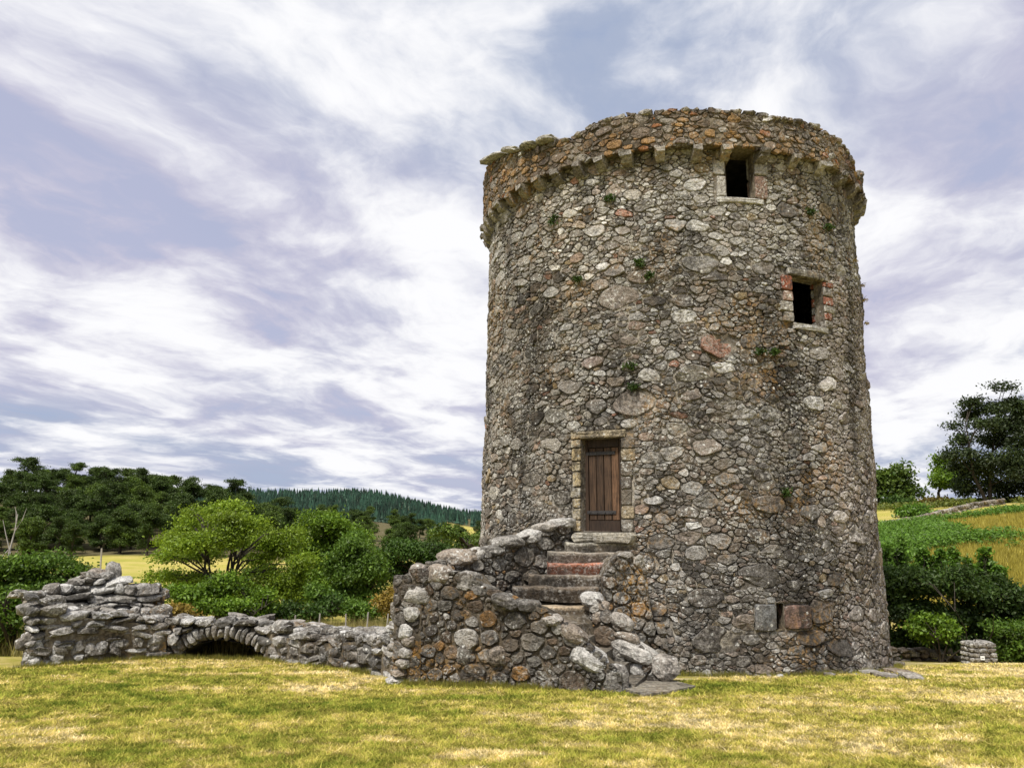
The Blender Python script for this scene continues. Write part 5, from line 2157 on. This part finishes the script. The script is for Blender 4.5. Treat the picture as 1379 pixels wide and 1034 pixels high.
# ------------------------------------------------------------------ lawn
def build_lawn():
    rnd = np.random.default_rng(21)
    N = 760000
    # density falls off with distance, as far as blades can be told apart
    d = 5.6 * (22.0 / 5.6) ** rnd.random(N)
    az = np.radians(rnd.uniform(-37, 37, N))
    X, Y = d * np.sin(az), d * np.cos(az)
    inside = np.hypot(X - TC0[0], Y - TC0[1]) < 4.58
    nA = np.array([-(B_ - A_)[1], (B_ - A_)[0]])
    wl = np.interp(X, [-9.2, -8.6, -7.9, -7.2, -6.3, -5.3, -4.4, -3.2, -1.95, 1.6, 2.6, 40], [15.0, 15.6, 16.2, 16.75, 17.0, 16.85, 16.2, 15.1, 13.2, 12.05, 13.0, 40])
    ok = ~inside & (Y < wl + .05) & (Y < 20.6)
    X, Y, d = X[ok], Y[ok], d[ok]
    n = len(X)
    z = ground_z(X, Y)
    dry = np.clip(dryness(X, Y) + rnd.normal(0, .13, n), 0, 1)
    clump = fbm(X * 9 + 1, Y * 9 + 7, 3)
    L = (.028 + .022 * rnd.random(n)) * (.7 + .7 * clump) * (1 - .3 * dry) * (1 + .035 * (d - 5))
    w = .0050 * (d / 6.0) * rnd.uniform(.7, 1.4, n)
    a = rnd.uniform(0, 2 * math.pi, n)
    dx = np.column_stack([np.cos(a) * w, np.sin(a) * w, np.zeros(n)])
    b = np.column_stack([X, Y, z - .004])
    tip = b + np.column_stack([rnd.normal(0, .9, n) * L, rnd.normal(0, .9, n) * L, L * rnd.uniform(.45, 1.1, n)])
    V = np.stack([b - dx, b + dx, tip], 1).reshape(-1, 3)
    F = np.arange(3 * n).reshape(-1, 3)
    t = np.column_stack([dry, np.clip((clump - .5) * 1.9 + rnd.normal(.5, .28, n), 0, 1), np.zeros(n)])
    o = obj('lawn_grass', mesh_data('lawn_grass', V, F, np.repeat(t, 3, 0)), M_BLADE)
    tagit(o, 'short sun-bleached lawn grass around the tower', 'grass', kind='stuff')


def build_fringe():
    """longer tufts and crumbled stone along the feet of the walls, where no mower reaches"""
    rnd = np.random.default_rng(33)
    P = []
    th = rnd.uniform(-1.5, 1.5, 1500)
    q = tower_pt(th, np.zeros(1500), 4.62 + np.abs(rnd.normal(0, .07, 1500)))
    P.append(q[:, :2])
    f = rnd.random(700)
    P.append(A_ + np.outer(f, B_ - A_) + np.column_stack([rnd.normal(0, .03, 700), -.10 - np.abs(rnd.normal(0, .06, 700))]))
    sv = rnd.uniform(0, _seg[-1], 1300)
    P.append(np.array([wall_at(x)[0] for x in sv]) + np.column_stack([rnd.normal(0, .03, 1300), -.08 - np.abs(rnd.normal(0, .06, 1300))]))
    P = np.vstack(P)
    keep = fbm(P[:, 0] * 1.4, P[:, 1] * 1.4, 3) + rnd.normal(0, .06, len(P)) > .47
    scatter_leaves('wall_foot_grass', 'longer grass tufts fringing the feet of the stone walls', 'grass', P[keep], .11, .03, .005, 9, L_FRINGE, rnd, True)
    for k in range(14):
        t = rnd.uniform(-1.2, 1.25)
        q = tower_pt(t, 0.0, 4.66 + abs(rnd.normal(0, .12)))
        r = rnd.uniform(.03, .075)
        o = rock('fallen_stone', None, (q[0], q[1], float(ground_z(q[0], q[1])) + r * .3), (r * 1.4, r, r * .7), (0, 0, rnd.uniform(0, 3)), ROCKS)
        tagit(o, 'small fallen stone lying in the grass at the tower foot', 'stone', 'fallen stones at the tower foot')


L_FRINGE = leaf_material('fringe_grass', (.10, .13, .015), (.34, .29, .07), .35)
build_lawn()
build_fringe()
